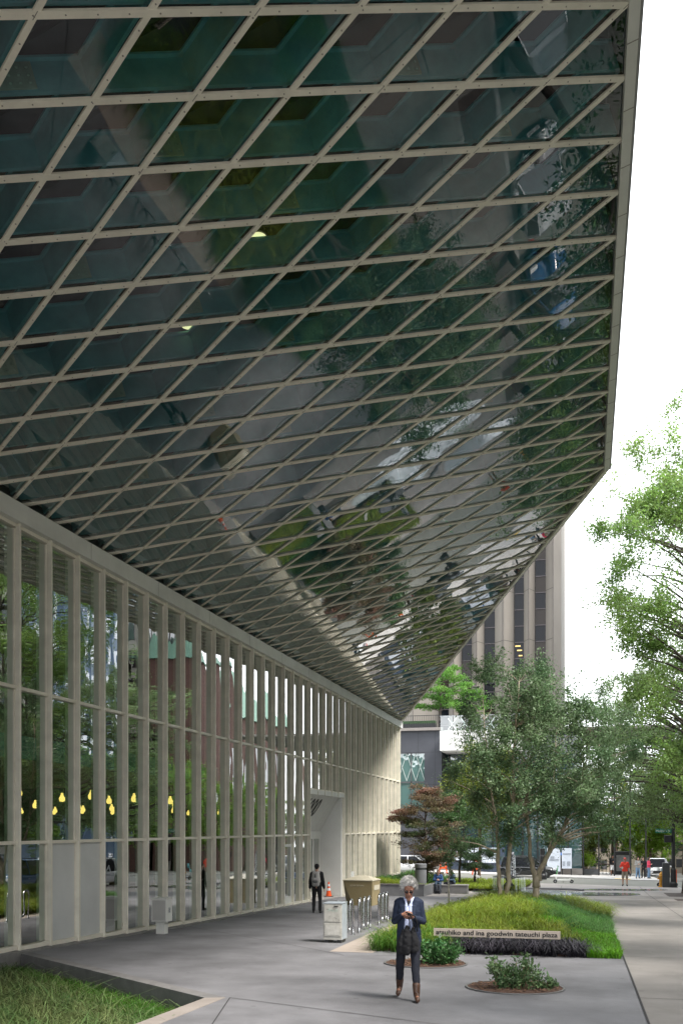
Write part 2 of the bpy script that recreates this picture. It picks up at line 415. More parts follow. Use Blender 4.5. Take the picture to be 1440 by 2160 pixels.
mb = MB(); mb.bar(S(1, U0) + ao * .175 - nrm * .12, E1 + ao * .175 - nrm * .12 + Vector((0, .1, 0)), .045, .34, up=nrm)
part(mb, 'edge_gutter', mat('grey_gutter', (.25, .25, .25), .5))
mb = MB(); mb.bar(E1 + eo * .06 + nrm * .031, E2 + eo * .06 + nrm * .031, .12, .07, up=nrm); part(mb, 'edge_band', PAINT)
mb = MB(); mb.bar(E1 + eo * .145 - nrm * .12, E2 + eo * .145 - nrm * .12, .045, .34, up=nrm); part(mb, 'edge_gutter', mat('grey_gutter', (.25, .25, .25), .5))
# the folded glass body above the overhang (leans back from the edge)
TG = glass('upper_glass', (.3, .35, .35), f0=.2, opaque=(.05, .06, .065))
Hh = 24; bk = 9
r0, r1 = S(1, U0, .75) + Vector((-.15, 0, 0)), S(1, UO, .75) + Vector((-.15, -.3, 0)); r2 = S(0, UI, .6) + Vector((-.4, -.8, 0))
tp = [Vector((r0.x - bk, U0, EYE + Hh)), Vector((r1.x - bk, UO - 2, EYE + Hh)), Vector((FV - 6, UI - 14, EYE + Hh))]
mb = MB(); mb.add([r0, r1, r2] + tp, [(0, 1, 4, 3), (1, 2, 5, 4)]); part(mb, 'upper_wall', TG)
mb = MB()
for (a, b, c, d2, n) in ((r0, r1, tp[0], tp[1], 26), (r1, r2, tp[1], tp[2], 26)):
    for k in range(n + 1):
        for s_ in (-7, 7):
            k2 = k + s_; f0, f1 = k / n, k2 / n
            w0, w1 = 0.0, 1.0
            if f1 < 0: w1 = f0 / (f0 - f1); f1 = 0
            if f1 > 1: w1 = (1 - f0) / (f1 - f0); f1 = 1
            pa = a.lerp(b, f0); q = a.lerp(b, f1).lerp(c.lerp(d2, f1), w1)
            nn_ = (b - a).cross(c - a).normalized()
            mb.bar(pa, q, .08, .06, up=nn_)
part(mb, 'upper_grid', PAINT)
part(MB().prism([(tp[0].x, U0), (tp[1].x, UO - 2), (tp[2].x, tp[2].y), (-40, UI - 14), (-40, U0)], EYE + Hh, EYE + Hh + .4), 'roof', DECK)
# glazed wall
TOPZ = EYE + 6.25; T2 = EYE + 2.88; T1 = EYE - .32; MU0, MDU = 17.29, 1.182
def base(u):
    return max(gz(FV, u), gz(FV, u) + (0 if u < 46 else min(.62, (u - 46) * .07)))
part(MB().box(FV - .05, FV + .22, U0, 59.0, TOPZ, EYE + 6.64), 'fascia_beam', PAINT2)
mb = MB()
for k in range(16): mb.box(FV + .219, FV + .2225, 2.0 + 3.6 * k, 2.012 + 3.6 * k, TOPZ + .005, EYE + 6.63)
part(mb, 'fascia_joints', SCREW)
part(MB().box(FV - .3, FV - .05, U0, 59.0, TOPZ, EYE + 7.3), 'head_beam', PAINT)
FRM = PAINT
PANEL = mat('pale_metal_panel', (.58, .59, .58), .42, metal=.0, var=.1, scale=.6)
for n in range(-17, 36):
    u = MU0 + MDU * n; bz = base(u) - .05
    if 18 < n < 23: bz = EYE + 1.42
    part(MB().box(FV - .02, FV + .145, u - .06, u, bz, TOPZ), 'mullion', FRM, bevel=.004)
    part(MB().box(FV - .22, FV - .025, u - .055, u - .005, bz, TOPZ), 'inner_fin', FRM)
    if n == 35: break
    a, b = u, u + MDU - .06; zb = base((a + b) / 2) + .10
    if 18 <= n <= 22: zb = EYE + 1.64
    g = MB(); fr = MB(); lv = [zb + .03, T1, T2, TOPZ - .06]
    if 18 <= n <= 22: lv = [zb, T2, TOPZ - .06]
    for lo, hi in zip(lv, lv[1:]):
        if n in (1, 2) and hi == T1: continue
        tw = rnd.gauss(0, .004)
        g.add([(FV + tw, a, lo + .02), (FV - tw, b, lo + .02), (FV - tw, b, hi - .03), (FV + tw, a, hi - .03)], [(0, 1, 2, 3)])
    w = part(g, 'window', GLF)
    for z in lv[1:-1]: fr.box(FV - .06, FV + .085, a + .001, b - .001, z - .035, z + .035)
    fr.box(FV - .06, FV + .075, a + .001, b - .001, TOPZ - .075, TOPZ - .002)
    fr.box(FV - .06, FV + .10, a + .001, b - .001, zb - .06, zb + .03)
    for z0, z1 in zip(lv, lv[1:]):
        fr.box(FV - .03, FV + .03, a, a + .03, z0 + .036, z1 - .036); fr.box(FV - .03, FV + .03, b - .03, b, z0 + .036, z1 - .036)
    part(fr, 'frame', FRM, parent=w)
    if n in (1, 2): part(MB().box(FV - .04, FV + .035, a + .035, b - .035, zb + .035, T1 - .04), 'solid_panel', PANEL, parent=w)
    if n == 15:
        f2 = MB(); zt = zb + 2.35
        f2.box(FV - .02, FV + .06, a + .035, a + .12, zb + .03, zt).box(FV - .02, FV + .06, b - .12, b - .035, zb + .03, zt).box(FV - .02, FV + .06, a + .12, b - .12, zt - .1, zt).box(FV - .02, FV + .06, a + .12, b - .12, zb + .03, zb + .3)
        part(f2, 'door_frame', PAINT2, parent=w)
    if n == 24:
        part(MB().box(FV - .04, FV + .05, a + .035, b - .035, zb + .035, zb + 1.05), 'solid_panel', PANEL, parent=w)
for (n0, n1) in ((-17, 18), (23, 35)):
    mb = MB()
    for n in range(n0, n1):
        ua = MU0 + MDU * n; ub = ua + MDU
        mb.add([(FV - .3, ua, base(ua) - .5), (FV + .28, ua, base(ua) - .5), (FV + .28, ub, base(ub) - .5), (FV - .3, ub, base(ub) - .5),
                (FV - .3, ua, base(ua) + .042), (FV + .28, ua, base(ua) + .042), (FV + .28, ub, base(ub) + .042), (FV - .3, ub, base(ub) + .042)],
               [(0, 3, 2, 1), (4, 5, 6, 7), (0, 1, 5, 4), (1, 2, 6, 5), (2, 3, 7, 6), (3, 0, 4, 7)])
    part(mb, 'base_curb', mat('base_curb_concrete', (.20, .195, .185), .8, var=.2))
# entrance recess
ra, rb = MU0 + MDU * 18, MU0 + MDU * 23 - .07; rz0 = gz(FV, 41) - .05
part(MB().box(FV - .1, FV + .12, ra, rb, EYE + 1.42, EYE + 1.62), 'entrance_header', PAINT2)
LIGHTW = mat('pale_entrance_wall', (.62, .62, .60), .6, var=.07, scale=.8)
part(MB().box(FV - 1.6, FV + .02, rb - .25, rb - .001, rz0 - .3, EYE + 1.42), 'entrance_side_wall', LIGHTW)
part(MB().box(FV - 1.6, FV - .33, ra + .001, ra + .2, rz0 - .3, EYE + 1.42), 'entrance_side_wall', LIGHTW)
sl0, sl1 = Vector((FV - .1, 0, EYE + 1.42)), Vector((FV - 1.02, 0, EYE - .18))
part(MB().add([(sl0.x, ra + .2, sl0.z), (sl0.x, rb - .25, sl0.z), (sl1.x, rb - .25, sl1.z), (sl1.x, ra + .2, sl1.z), (sl1.x - .1, ra + .2, sl1.z), (sl1.x - .1, rb - .25, sl1.z), (sl0.x - .1, ra + .2, sl0.z + .1), (sl0.x - .1, rb - .25, sl0.z + .1)],
    [(0, 1, 2, 3), (3, 2, 5, 4), (4, 5, 7, 6), (6, 7, 1, 0), (0, 3, 4, 6), (1, 7, 5, 2)]), 'entrance_canopy', mat('canopy_grey', (.58, .58, .55), .55, var=.06))
dw = (sl1 - sl0).normalized()      # downwards on the sloping panel
# text frame: x along +u, y up the slope, z out
Mx = Matrix(((0, -dw.x, 0, 0), (1, -dw.y, 0, 0), (0, -dw.z, 0, 0), (0, 0, 0, 1)))
nx = Vector((0, 1, 0)).cross(-dw)
Mx = Matrix(((0, -dw.x, nx.x, 0), (1, 0, nx.y, 0), (0, -dw.z, nx.z, 0), (0, 0, 0, 1)))
pos = sl0 + dw * 1.02 + nx * .008; pos.y = 39.35
text_mesh('address_number', '1000', 1.2, mat('black_lettering', (.012, .012, .014), .5), Matrix.Translation(pos) @ Mx, lib, shear=.3, off=.028, sx=.9)
part(MB().box(FV - 1.12, FV - 1.0, ra + .2, rb - .25, EYE - .42, EYE - .19), 'door_header', PAINT2)
for k in range(4):
    a = rb - .26 - 1.15 * (k + 1); b = a + 1.13; z0 = gz(FV, 41) - .02; z1 = EYE - .425
    f = MB(); f.box(FV - 1.1, FV - 1.03, a, a + .09, z0, z1).box(FV - 1.1, FV - 1.03, b - .09, b, z0, z1).box(FV - 1.1, FV - 1.03, a + .09, b - .09, z1 - .12, z1).box(FV - 1.1, FV - 1.03, a + .09, b - .09, z0, z0 + .28)
    dr = part(f, 'door', PAINT2)
    part(MB().add([(FV - 1.065, a + .09, z0 + .28), (FV - 1.065, b - .09, z0 + .28), (FV - 1.065, b - .09, z1 - .12), (FV - 1.065, a + .09, z1 - .12)], [(0, 1, 2, 3)]), 'door_glass', GLF, parent=dr)
    part(MB().tube([(FV - 1.02, a + .14, z0 + .9), (FV - .98, a + .14, z0 + .9), (FV - .98, a + .14, z0 + 1.3), (FV - 1.02, a + .14, z0 + 1.3)], .015), 'handle', CHROME, parent=dr)
# interior
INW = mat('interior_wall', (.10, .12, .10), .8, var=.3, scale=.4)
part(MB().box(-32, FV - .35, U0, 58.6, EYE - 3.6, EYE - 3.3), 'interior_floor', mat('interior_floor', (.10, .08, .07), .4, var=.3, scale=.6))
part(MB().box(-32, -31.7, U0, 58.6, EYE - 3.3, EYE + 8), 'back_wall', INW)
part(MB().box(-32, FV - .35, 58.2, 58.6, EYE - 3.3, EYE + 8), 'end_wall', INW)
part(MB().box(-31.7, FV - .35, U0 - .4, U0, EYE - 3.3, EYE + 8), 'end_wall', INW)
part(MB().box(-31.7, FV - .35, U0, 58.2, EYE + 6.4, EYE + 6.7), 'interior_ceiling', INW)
part(MB().box(-31.7, -13.2, U0, 38, EYE + 1.75, EYE + 2.1), 'mezzanine', mat('pale_green_slab', (.34, .42, .35), .6, var=.1))
part(MB().box(-13.2, -13.1, U0, 38, EYE + 1.65, EYE + 2.2), 'mezzanine_edge', TEAL)
for k, (vv, uu) in enumerate([(-14.5, 14 + 7 * q) for q in range(6)]):
    part(MB().lathe((vv, uu, 0), [(.22, EYE - 3.29), (.22, EYE + 6.4)], 16), 'column', mat('column_dark', (.06, .07, .06), .5))
for q in range(7):
    part(MB().box(-17.5, -14.8, 16.5 + 4 * q, 18.6 + 4 * q, EYE - 3.3, EYE - 2.2 + .3 * (q % 2)), 'counter', mat('counter', (.18 , .13, .09), .5, var=.2))
# recessed lights above the soffit glass
LAMPY = mat('warm_lamp', (.9, .8, .4), .5, emit=((1, .85, .42), .45))
for px, py, sz in ((545, 502, .125), (397, 688, .115), (40, 957, .09), (550, 890, .07), (195, 936, .06), (140, 400, .0)):
    if not sz: continue
    # hit the plane .5 above the glass
    dx = (px - 720) / 2000; dz = (1745 - py) / 2000; d = Vector((-SP + dx * CP, CP + dx * SP, dz)); P0 = S(0, 0) + up * .55; k = (P0 - Vector((0, 0, EYE))).dot(nrm) / d.dot(nrm)
    c = Vector((0, 0, EYE)) + d * k
    o = part(MB().lathe(c, [(sz * 1.25, .1), (sz * 1.25, 0.02)], 20), 'downlight_housing', BLACKM)
    part(MB().lathe(c, [(sz, .019), (sz, 0.0)], 20), 'downlight', LAMPY, parent=o)
# pendant lamps in the cafe
pl = thing('pendant_lamp', 'glowing yellow pear-shaped pendant lamp inside the library glass wall, in a group of identical lamps', 'lamp', (-14, 21.4, EYE + .9), 0, 'yellow pendant lamps in the library')
MB().lathe((0, 0, 0), [(.02, -.12), (.06, -.115), (.085, -.08), (.092, -.03), (.08, .02), (.05, .07), (.036, .11), (.032, .15)], 16).build('shade', mat('lamp_yellow', (.9, .7, .2), .4, emit=((1, .62, .16), 1.0)), pl, smooth=True)
MB().tube([(0, 0, .17), (0, 0, .8)], .006, 5).build('cord', BLACKM, pl)
for r_, vv in enumerate((-13.6, -15.4, -17.6, -20, -22.6, -25.4, -28.4)):
    for k in range(10 if r_ < 4 else 8):
        if r_ == 0 and k == 0: continue
        dup(pl, (vv + rnd.uniform(-.15, .15), 21.4 + 2.7 * k + (r_ % 2) * 1.3 + r_ * .55, EYE + (.9 if r_ < 2 else .75)))
# ================================================================== THE SETTING
def gbase(v, u):
    g = gz(v, u)
    if v < 6 and -32 < u < 62: return g - .6
    return g - .05
struct(sheet('ground', rect(-300, 300, -280, 420), 0, mat('far_ground', (.17, .17, .15), .9, var=.3, scale=.05), zf=gbase))
KV = 5.6                      # kerb line of the avenue
PV = .76                      # plaza / sidewalk boundary
# plaza paving: everything between the glass wall and the sidewalk except the sunken planter in the near corner
PL = [(-5.0, 12.77), (-11.12, 17.4)]
struct(sheet('plaza_paving', [(-11.12, 17.4), (-5.0, 12.77), (PV, 12.77), (PV, 19.0), (-11.12, 19.0)], 0, CONC_D))
struct(sheet('plaza_paving', rect(-5.0, PV, -30, 12.77), 0, CONC_D))
struct(sheet('plaza_paving', rect(-13.2, PV, 19.0, 46.2), 0, CONC_D))
struct(sheet('plaza_paving', rect(-13.2, KV - .15, 46.2, 61.8), 0, mat('plaza_concrete', (.30, .275, .26), .8, var=.18, scale=.8, bump=.2, bscale=50, detail=9)))
struct(sheet('sidewalk', rect(PV, KV - .15, -30, 46.2), 0, CONC_L))
CL = mat('light_joint_concrete', (.33, .28, .245), .8, var=.12, scale=1.2, bump=.15)
struct(sheet('light_paving_band', [(-5.3, 19.6), (-4.35, 19.6), (-4.9, 33), (-5.5, 33), (-5.6, 25)], .004, CL))
# joints
JT = mat('joint_dark', (.035, .033, .035), .9)  # dark colour of the paving joint lines
mbj = None
def joint(pts, w=.018, off=.008, name='paving_joint'):
    out = []
    for (a, b) in zip(pts, pts[1:]):
        a, b = Vector(a), Vector(b); d = (b - a).normalized(); n = Vector((-d.y, d.x)) * w / 2
        struct(sheet(name, [tuple(a + n), tuple(b + n), tuple(b - n), tuple(a - n)], off, JT))
def g2(px, py): p = gp(px, py); return (p.x, p.y)
joint([g2(375, 1950), g2(600, 1991), g2(715, 2013), g2(725, 2016)])
joint([g2(790, 2016), g2(1318, 2022)], .02)
joint([(-4.93, 12.77), (PV, 10.55)]); joint([(-4.93, 12.77), (-3.9, 9.0)])
joint([(PV, -6), (PV, 34)], .03)
joint([(-1.4, 37), (-1.4, 60)], .02)
for u in (4.5, 9.5, 14.5, 20.6, 26.5, 32.5, 38.5, 44.5, 50.5, 56.5): joint([(PV, u), (KV - .15, u)], .02)
for v in (3.2,): joint([(v, -6), (v, 61)], .02)
for u in (27, 33.5, 40): joint([(-11.1, u), (-5.6, u - .2)], .018)
for u in (44, 50, 56): joint([(-7, u), (PV, u)], .018)
STN = mat('plaza_stain', (.085, .083, .09), .8, var=.4, scale=2.5, bump=.2)
# kerbs, road
KERB = mat('kerb_concrete', (.33, .32, .31), .8, var=.15)
struct(sheet('kerb', rect(KV - .15, KV, -30, 61.8), -.5, KERB, thick=.505))
struct(sheet('kerb', rect(-70, KV, 61.8, 61.95), -.5, KERB, thick=.505))
struct(sheet('kerb', rect(-70, KV + 24, 75.5, 75.65), -.5, KERB, thick=.505))
struct(sheet('avenue', rect(KV, KV + 13, -60, 61.95), -.13, ASPH)); struct(sheet('side_street', rect(-70, 60, 61.95, 75.5), -.13, mat('street_concrete', (.38, .355, .335), .85, var=.16, scale=.5, bump=.3, detail=9))); struct(sheet('avenue', rect(KV, KV + 13, 75.65, 300), -.13, ASPH))
struct(sheet('far_sidewalk', rect(KV + 13, KV + 18, -60, 61.95), 0, CONC_L)); CONC_F = mat('bright_concrete', (.52, .50, .48), .8, var=.14, scale=.6)
struct(sheet('far_sidewalk', rect(-70, KV, 75.65, 82.5), 0, CONC_F)); struct(sheet('far_sidewalk', rect(.5, KV, 82.5, 300), 0, CONC_F))
MARK = mat('road_marking', (.72, .72, .70), .7, var=.12, scale=6)
def mark(r, name='road_marking'): struct(sheet(name, r, -.122, MARK))
for k in range(12): mark(rect(KV + .5 + k * 1.05, KV + 1.1 + k * 1.05, 62.6, 65.6), 'crosswalk_stripe')
for k in range(9): mark(rect(-3.5, -.3, 62.9 + k * 1.4, 63.6 + k * 1.4) if False else rect(-.4, 5.3, 62.9 + k * 1.4, 63.6 + k * 1.4), 'crosswalk_stripe')
mark(rect(-40, -1.2, 68.6, 68.75)); mark(rect(-1.9, -1.4, 62.3, 68.4))
for v in (KV + 3.2, KV + 6.5, KV + 9.8):
    for u in range(-20, 60, 6): mark(rect(v - .06, v + .06, u, u + 2.5))
struct(sheet('tactile_paving', rect(2.2, 3.4, 76.0, 77.2), .006, mat('yellow_tactile', (.75, .48, .05), .7)))
for (v0, v1, u0, u1) in ((4.1, 5.4, 50.6, 54.4), (4.1, 5.4, 40.4, 43.2), (4.1, 5.4, 46.0, 48.2), (4.1, 5.4, 31, 33.5), (4.1, 5.4, 20.8, 23.2), (4.1, 5.4, 10.5, 13)):
    struct(sheet('tree_pit_soil', rect(v0, v1, u0, u1), .006, mat('dark_tree_pit', (.09, .075, .07), .95, var=.4, scale=12, bump=.5)))
# sunken planter
kb = .27
pin = [(-5.0 - kb, -5), (-5.0 - kb, 12.65), (-11.12, 17.07), (-11.12, -5)]
struct(sheet('planter_kerb', [(-5.0 - kb, -30), (-5.0, -30), (-5.0, 12.77), (-5.0 - kb, 12.65)], -.85, CONC_B, thick=.857))
struct(sheet('planter_kerb', [(-5.0 - kb, 12.65), (-5.0, 12.77), (-11.12, 17.4), (-11.12, 17.07)], -.85, mat('grey_kerb', (.16, .155, .155), .8, var=.2, bump=.2), thick=.857))
struct(sheet('planter_soil', pin, -.52, SOIL))
struct(sheet('ground_under_library', rect(-32, FV - .28, -6, 60), -1.2, CONC_D))
# ------------------------------------------------------------------ plants
def fast_mesh(name, V, quads=None, tris=None):
    me = D.meshes.new(name); V = np.asarray(V, np.float32); nq = 0 if quads is None else len(quads); ntr = 0 if tris is None else len(tris)
    me.vertices.add(len(V)); me.vertices.foreach_set('co', V.ravel())
    loops = np.concatenate([q.ravel() for q in (quads, tris) if q is not None]).astype(np.int32)
    starts = np.concatenate([np.arange(nq) * 4, nq * 4 + np.arange(ntr) * 3]).astype(np.int32)
    me.loops.add(len(loops)); me.loops.foreach_set('vertex_index', loops)
    me.polygons.add(nq + ntr); me.polygons.foreach_set('loop_start', starts)
    me.update(calc_edges=True); return me
def norm(a): return a / np.maximum(1e-9, np.linalg.norm(a, axis=1, keepdims=True))
def leaves(rs, C, size, droop=.3, aspect=.5, out=None, var=.35):
    n = len(C); d = norm(rs.normal(size=(n, 3)) + np.array([0, 0, -droop]) + (0 if out is None else out))
    r = norm(np.cross(d, rs.normal(size=(n, 3)))); nn = np.cross(r, d); s = (size * (1 + var * rs.normal(size=(n, 1)))).clip(size * .3, size * 2)
    a = C; b = C + d * s * .45 + r * s * aspect * .5 - nn * s * .08; c = C + d * s; e = C + d * s * .45 - r * s * aspect * .5 - nn * s * .08
    V = np.stack([a, b, c, e], 1).reshape(-1, 3); Q = np.arange(4 * n).reshape(-1, 4); return V, Q
def blades(rs, P, h, w, lean=.5, seed_dir=None, curl=.6, hv=.3):
    """P: base points (n,3)"""
    n = len(P); a = rs.uniform(0, 2 * np.pi, n); dr = np.stack([np.cos(a), np.sin(a), np.zeros(n)], 1)
    if seed_dir is not None: dr = norm(dr + seed_dir)
    sd_ = np.stack([-dr[:, 1], dr[:, 0], np.zeros(n)], 1); hh = (h * (1 + hv * rs.normal(size=n))).clip(h * .3, h * 1.8)[:, None]; ll = lean * np.abs(1 + .5 * rs.normal(size=(n, 1)))
    up_ = np.array([[0, 0, 1.]])
    m1 = P + up_ * hh * .55 + dr * hh * ll * .3; m2 = P + up_ * hh * (.95 - .25 * curl) + dr * hh * ll * .75; tip = P + up_ * hh * (1 - .75 * curl) + dr * hh * ll * 1.25
    ww = w / 2
    V = np.stack([P - sd_ * ww * .7, P + sd_ * ww * .7, m1 + sd_ * ww, m1 - sd_ * ww, m2 + sd_ * ww * .8, m2 - sd_ * ww * .8, tip], 1).reshape(-1, 3)
    i = (np.arange(n) * 7)[:, None]; Q = np.concatenate([i + [[0, 1, 2, 3]], i + [[3, 2, 4, 5]]]); T = i + [[5, 4, 6]]
    return V, Q, T
def lmat(name, c, c2, isl=.35, trans=.35, scale=.6, rough=.5):
    return mat(name, c, rough, scale=scale, col2=c2, isl=isl, trans=trans, spec=.35, detail=3)
BARK_B = mat('birch_bark', (.52, .44, .34), .8, scale=6, col2=(.26, .20, .15), bump=.4, bscale=30, stretch=(1, 1, .35))
BARK_D = mat('dark_bark', (.075, .06, .05), .9, var=.4, scale=8, bump=.6, stretch=(1, 1, .3))
BARK_M = mat('brown_bark', (.17, .12, .085), .9, var=.35, scale=8, bump=.6, stretch=(1, 1, .3))
def tree(name, label, loc, stems, ctr, rad, ncl, nl, size, lm, bark, seed, cl=.55, droop=.3, flat=1.0, group=None, shell=.55, lo=None, twig=.012, stemtop=.75, aspect=.5, bias=None):
    """ctr, rad relative to loc; stems = list of [(pt, radius), ...] polylines relative to loc"""
    rs = np.random.RandomState(seed); rn = random.Random(seed)
    t = thing(name, label, 'tree', loc, group=group)
    wood = MB(); allp = []
    for st in stems:
        pts = [Vector(p) for p, r in st]; rr = [r for p, r in st]
        # smooth polyline
        P = []; RR = []
        for i in range(len(pts) - 1):
            for k in range(5):
                f = k / 5; P.append(pts[i].lerp(pts[i + 1], f) + (Vector((rn.gauss(0, .012), rn.gauss(0, .012), 0)) if k else Vector()) * (1 + rr[i] * 4)); RR.append(rr[i] + (rr[i + 1] - rr[i]) * f)
        P.append(pts[-1]); RR.append(rr[-1]); wood.tube(P, RR, 9); allp += [(p, r) for p, r in zip(P, RR)]
        wood.tube([P[0] - Vector((0, 0, .3)), P[0] + Vector((0, 0, .12))], [RR[0] * 1.5, RR[0] * 1.02], 9)
    C = []
    while len(C) < ncl:
        d = rs.normal(size=3); d /= np.linalg.norm(d); r = rs.uniform(shell ** 3, 1) ** (1 / 3)
        p = np.array(ctr) + d * r * np.array(rad) * (1 + .12 * rs.normal())
        if lo is not None and p[2] < lo: continue
        if bias and not bias(p): continue
        C.append(p)
    C = np.array(C)
    up_pts = [q for q in allp if q[0].z > (min(c[2] for c in C) - .6)] or allp
    for c in C:
        cv = Vector(c); best = min(up_pts, key=lambda q: (q[0] - cv).length + max(0, q[0].z - cv.z + .15 * rad[2]) * 1.4)
        p0 = best[0]; L = (cv - p0).length; mid = p0.lerp(cv, .5) + Vector((rn.gauss(0, .05), rn.gauss(0, .05), .06)) * L
        r0 = min(best[1] * .7, .012 + .018 * L)
        wood.tube([p0, p0.lerp(mid, .55), mid, mid.lerp(cv, .6), cv], [r0, r0 * .85, r0 * .6, r0 * .4, twig * .5], 5, cap=False)
    wood.build('trunk', bark, t, smooth=True)
    w = rs.dirichlet(np.ones(ncl) * 3); idx = rs.choice(ncl, nl, p=w)
    # leaves hang along twigs leaving each cluster centre
    tw = rs.normal(size=(ncl * 9, 3)) * np.array([1, 1, flat]); tw = norm(tw) * np.array([1, 1, flat])
    ti = rs.randint(0, 9, nl); f = rs.uniform(0, 1, (nl, 1)) ** .6
    crad = cl * (.6 + .8 * rs.uniform(size=(ncl, 1)))
    out = C[idx] + tw[idx * 9 + ti] * f * crad[idx] + rs.normal(size=(nl, 3)) * cl * .17 * np.array([1, 1, flat ** .5])
    V, Q = leaves(rs, out, size, droop, aspect)
    # a few bare twigs show
    me = fast_mesh('crown', V, Q); me.materials.append(lm); o = link('crown', me, t)
    return t
G_BIRCH = lmat('birch_leaves', (.08, .142, .07), (.205, .275, .155), .45, .42)
G_BIRCH2 = lmat('birch_leaves_light', (.12, .19, .085), (.25, .32, .155), .5, .35)
G_STREET = lmat('street_tree_leaves', (.11, .19, .06), (.23, .32, .11), .4, .5, scale=.35)
G_LIME = lmat('lime_leaves', (.16, .27, .04), (.26, .36, .07), .35, .5)
G_LOC = lmat('locust_leaves', (.10, .23, .05), (.19, .33, .09), .35, .45)
G_MAP = lmat('maple_leaves', (.055, .12, .04), (.28, .12, .11), .4, .35, scale=.4)
G_OLV = lmat('olive_leaves', (.09, .13, .03), (.19, .22, .05), .4, .4)
G_PINE = lmat('pine_needles', (.03, .07, .03), (.07, .11, .045), .4, .1)
G_DK = lmat('dark_leaves', (.045, .10, .035), (.10, .16, .055), .4, .3)
def T3(px, py, u, dz=0): p = at(px, py, u=u); p.z += dz; return p
# mound
MH = .50
def mound(v, u):
    a = min(1, max(0, (v + 4.9) / 2.2)) * min(1, max(0, (PV - .12 - v) / 1.9)); b = min(1, max(0, (u - 20.0) / 5.5)) * min(1, max(0, (37.5 - u) / 4))
    sm = lambda x: x * x * (3 - 2 * x)
    return sm(a) * sm(b) * MH * (1 + .12 * math.sin(v * 1.7 + u * .6))
def mgz(v, u): return gz(v, u) + mound(v, u)
MP = [(-4.35, 20.05), (PV - .06, 20.05), (PV - .06, 36.6), (-3.9, 37.2), (-4.9, 33)]
def inpoly(v, u, P):
    c = False
    for i in range(len(P)):
        (x1, y1), (x2, y2) = P[i], P[i - 1]
        if (y1 > u) != (y2 > u) and v < (x2 - x1) * (u - y1) / (y2 - y1) + x1: c = not c
    return c
mbm = MB(); NV, NU = 26, 70
for a in range(NV + 1):
    for b in range(NU + 1):
        v = -5 + (PV + 5) * a / NV; u = 20 + 17.4 * b / NU; mbm.v.append((v, u, mgz(v, u) + (.03 if inpoly(v, u, MP) else -.12)))
for a in range(NV):
    for b in range(NU):
        i = a * (NU + 1) + b; mbm.f.append((i, i + NU + 1, i + NU + 2, i + 1))
struct(mbm.build('planting_mound', SOIL, smooth=True))
EDG = mat('planter_edge', (.24, .23, .22), .8)
def pts_in(rs, n, box, fn, zf):
    out = []
    while len(out) < n:
        v = rs.uniform(box[0], box[1]); u = rs.uniform(box[2], box[3])
        if fn(v, u): out.append((v, u, zf(v, u)))
    return np.array(out)
def tufted(rs, P, k, r, zf):
    """each tuft point becomes k blade bases"""
    q = np.repeat(P, k, 0); q[:, :2] += rs.normal(size=(len(q), 2)) * r; q[:, 2] = [zf(a, b) for a, b in q[:, :2]]; return q
def grass(name, label, rs, P, h, w, m, lean=.6, curl=.5, sdir=None, hv=.3):
    V, Q, T = blades(rs, P, h, w, lean, sdir, curl, hv); me = fast_mesh(name, V, Q, T); me.materials.append(m)
    return tag(link(name, me), label, 'grass', kind='stuff')
rs = np.random.RandomState(5)
G_YEL = lmat('yellow_grass', (.095, .165, .02), (.27, .31, .06), .35, .35, scale=1.4)
G_FINE = lmat('fine_green_grass', (.045, .12, .03), (.10, .20, .055), .35, .35, scale=1)
G_BRI = lmat('bright_groundcover', (.09, .24, .02), (.15, .33, .03), .3, .35, scale=1)
G_BLK = lmat('black_mondo_grass', (.010, .010, .014), (.05, .046, .058), .7, .05)
G_TAN = lmat('drooping_sedge', (.055, .125, .035), (.17, .19, .08), .5, .2, scale=2.2)
def zone(v, u):
    s = math.sin(v * 1.3 + u * .5) * .35 + math.sin(v * .6 - u * 1.1) * .3
    if u < 21.3 and v > -2.95: return 'black' if v < .05 - (u - 20) * .3 else 'bright'
    if v > -.15 + s * .35 and u < 28 and u < 25 + s * 2: return 'bright'
    if v < -1.6 + .8 * s + max(0, (27 - u)) * .33 and u < 33: return 'yellow'
    if u > 31.5 and v > -.7 + .3 * s: return 'yellow'
    if -1.3 < v < -.5 and 23.5 < u < 24.6: return 'bright'
    return 'fine'
def zin(z): return lambda v, u: inpoly(v, u, MP) and zone(v, u) == z
BX = (-5, PV, 20, 37.4)
grass('yellow_grass', 'yellow-green arching grass on the planted mound behind the plaza name sign', rs, tufted(rs, pts_in(rs, 760, BX, zin('yellow'), mgz), 36, .06, mgz), .35, .015, G_YEL, .95, .8)
grass('green_grass', 'fine dark green grass covering the top and right of the planted mound', rs, pts_in(rs, 26000, BX, zin('fine'), mgz), .23, .012, G_FINE, .6, .45)
grass('bright_groundcover', 'bright green mossy groundcover at the right edge of the planted mound', rs, pts_in(rs, 11000, BX, zin('bright'), mgz), .15, .016, G_BRI, .5, .3)
grass('black_grass', 'black strappy grass along the front of the mound under the name sign', rs, tufted(rs, pts_in(rs, 210, (-3.1, .3, 20.1, 21.35), zin('black'), mgz), 34, .06, mgz), .25, .020, G_BLK, .9, .75)
o = grass('green_clump', 'clump of long green grass at the left front corner of the mound', rs, tufted(rs, pts_in(rs, 60, (-4.45, -3.0, 20.0, 21.6), lambda v, u: True, mgz), 50, .08, mgz), .34, .013, lmat('clump_grass', (.05, .12, .02), (.10, .20, .03), .4, .3), .9, .7)
pgz = lambda v, u: gz(v, u) - .52
wall_d = lambda v, u: ((-5.27 - v) , (12.65 + (-5.27 - v) * .756) - u)
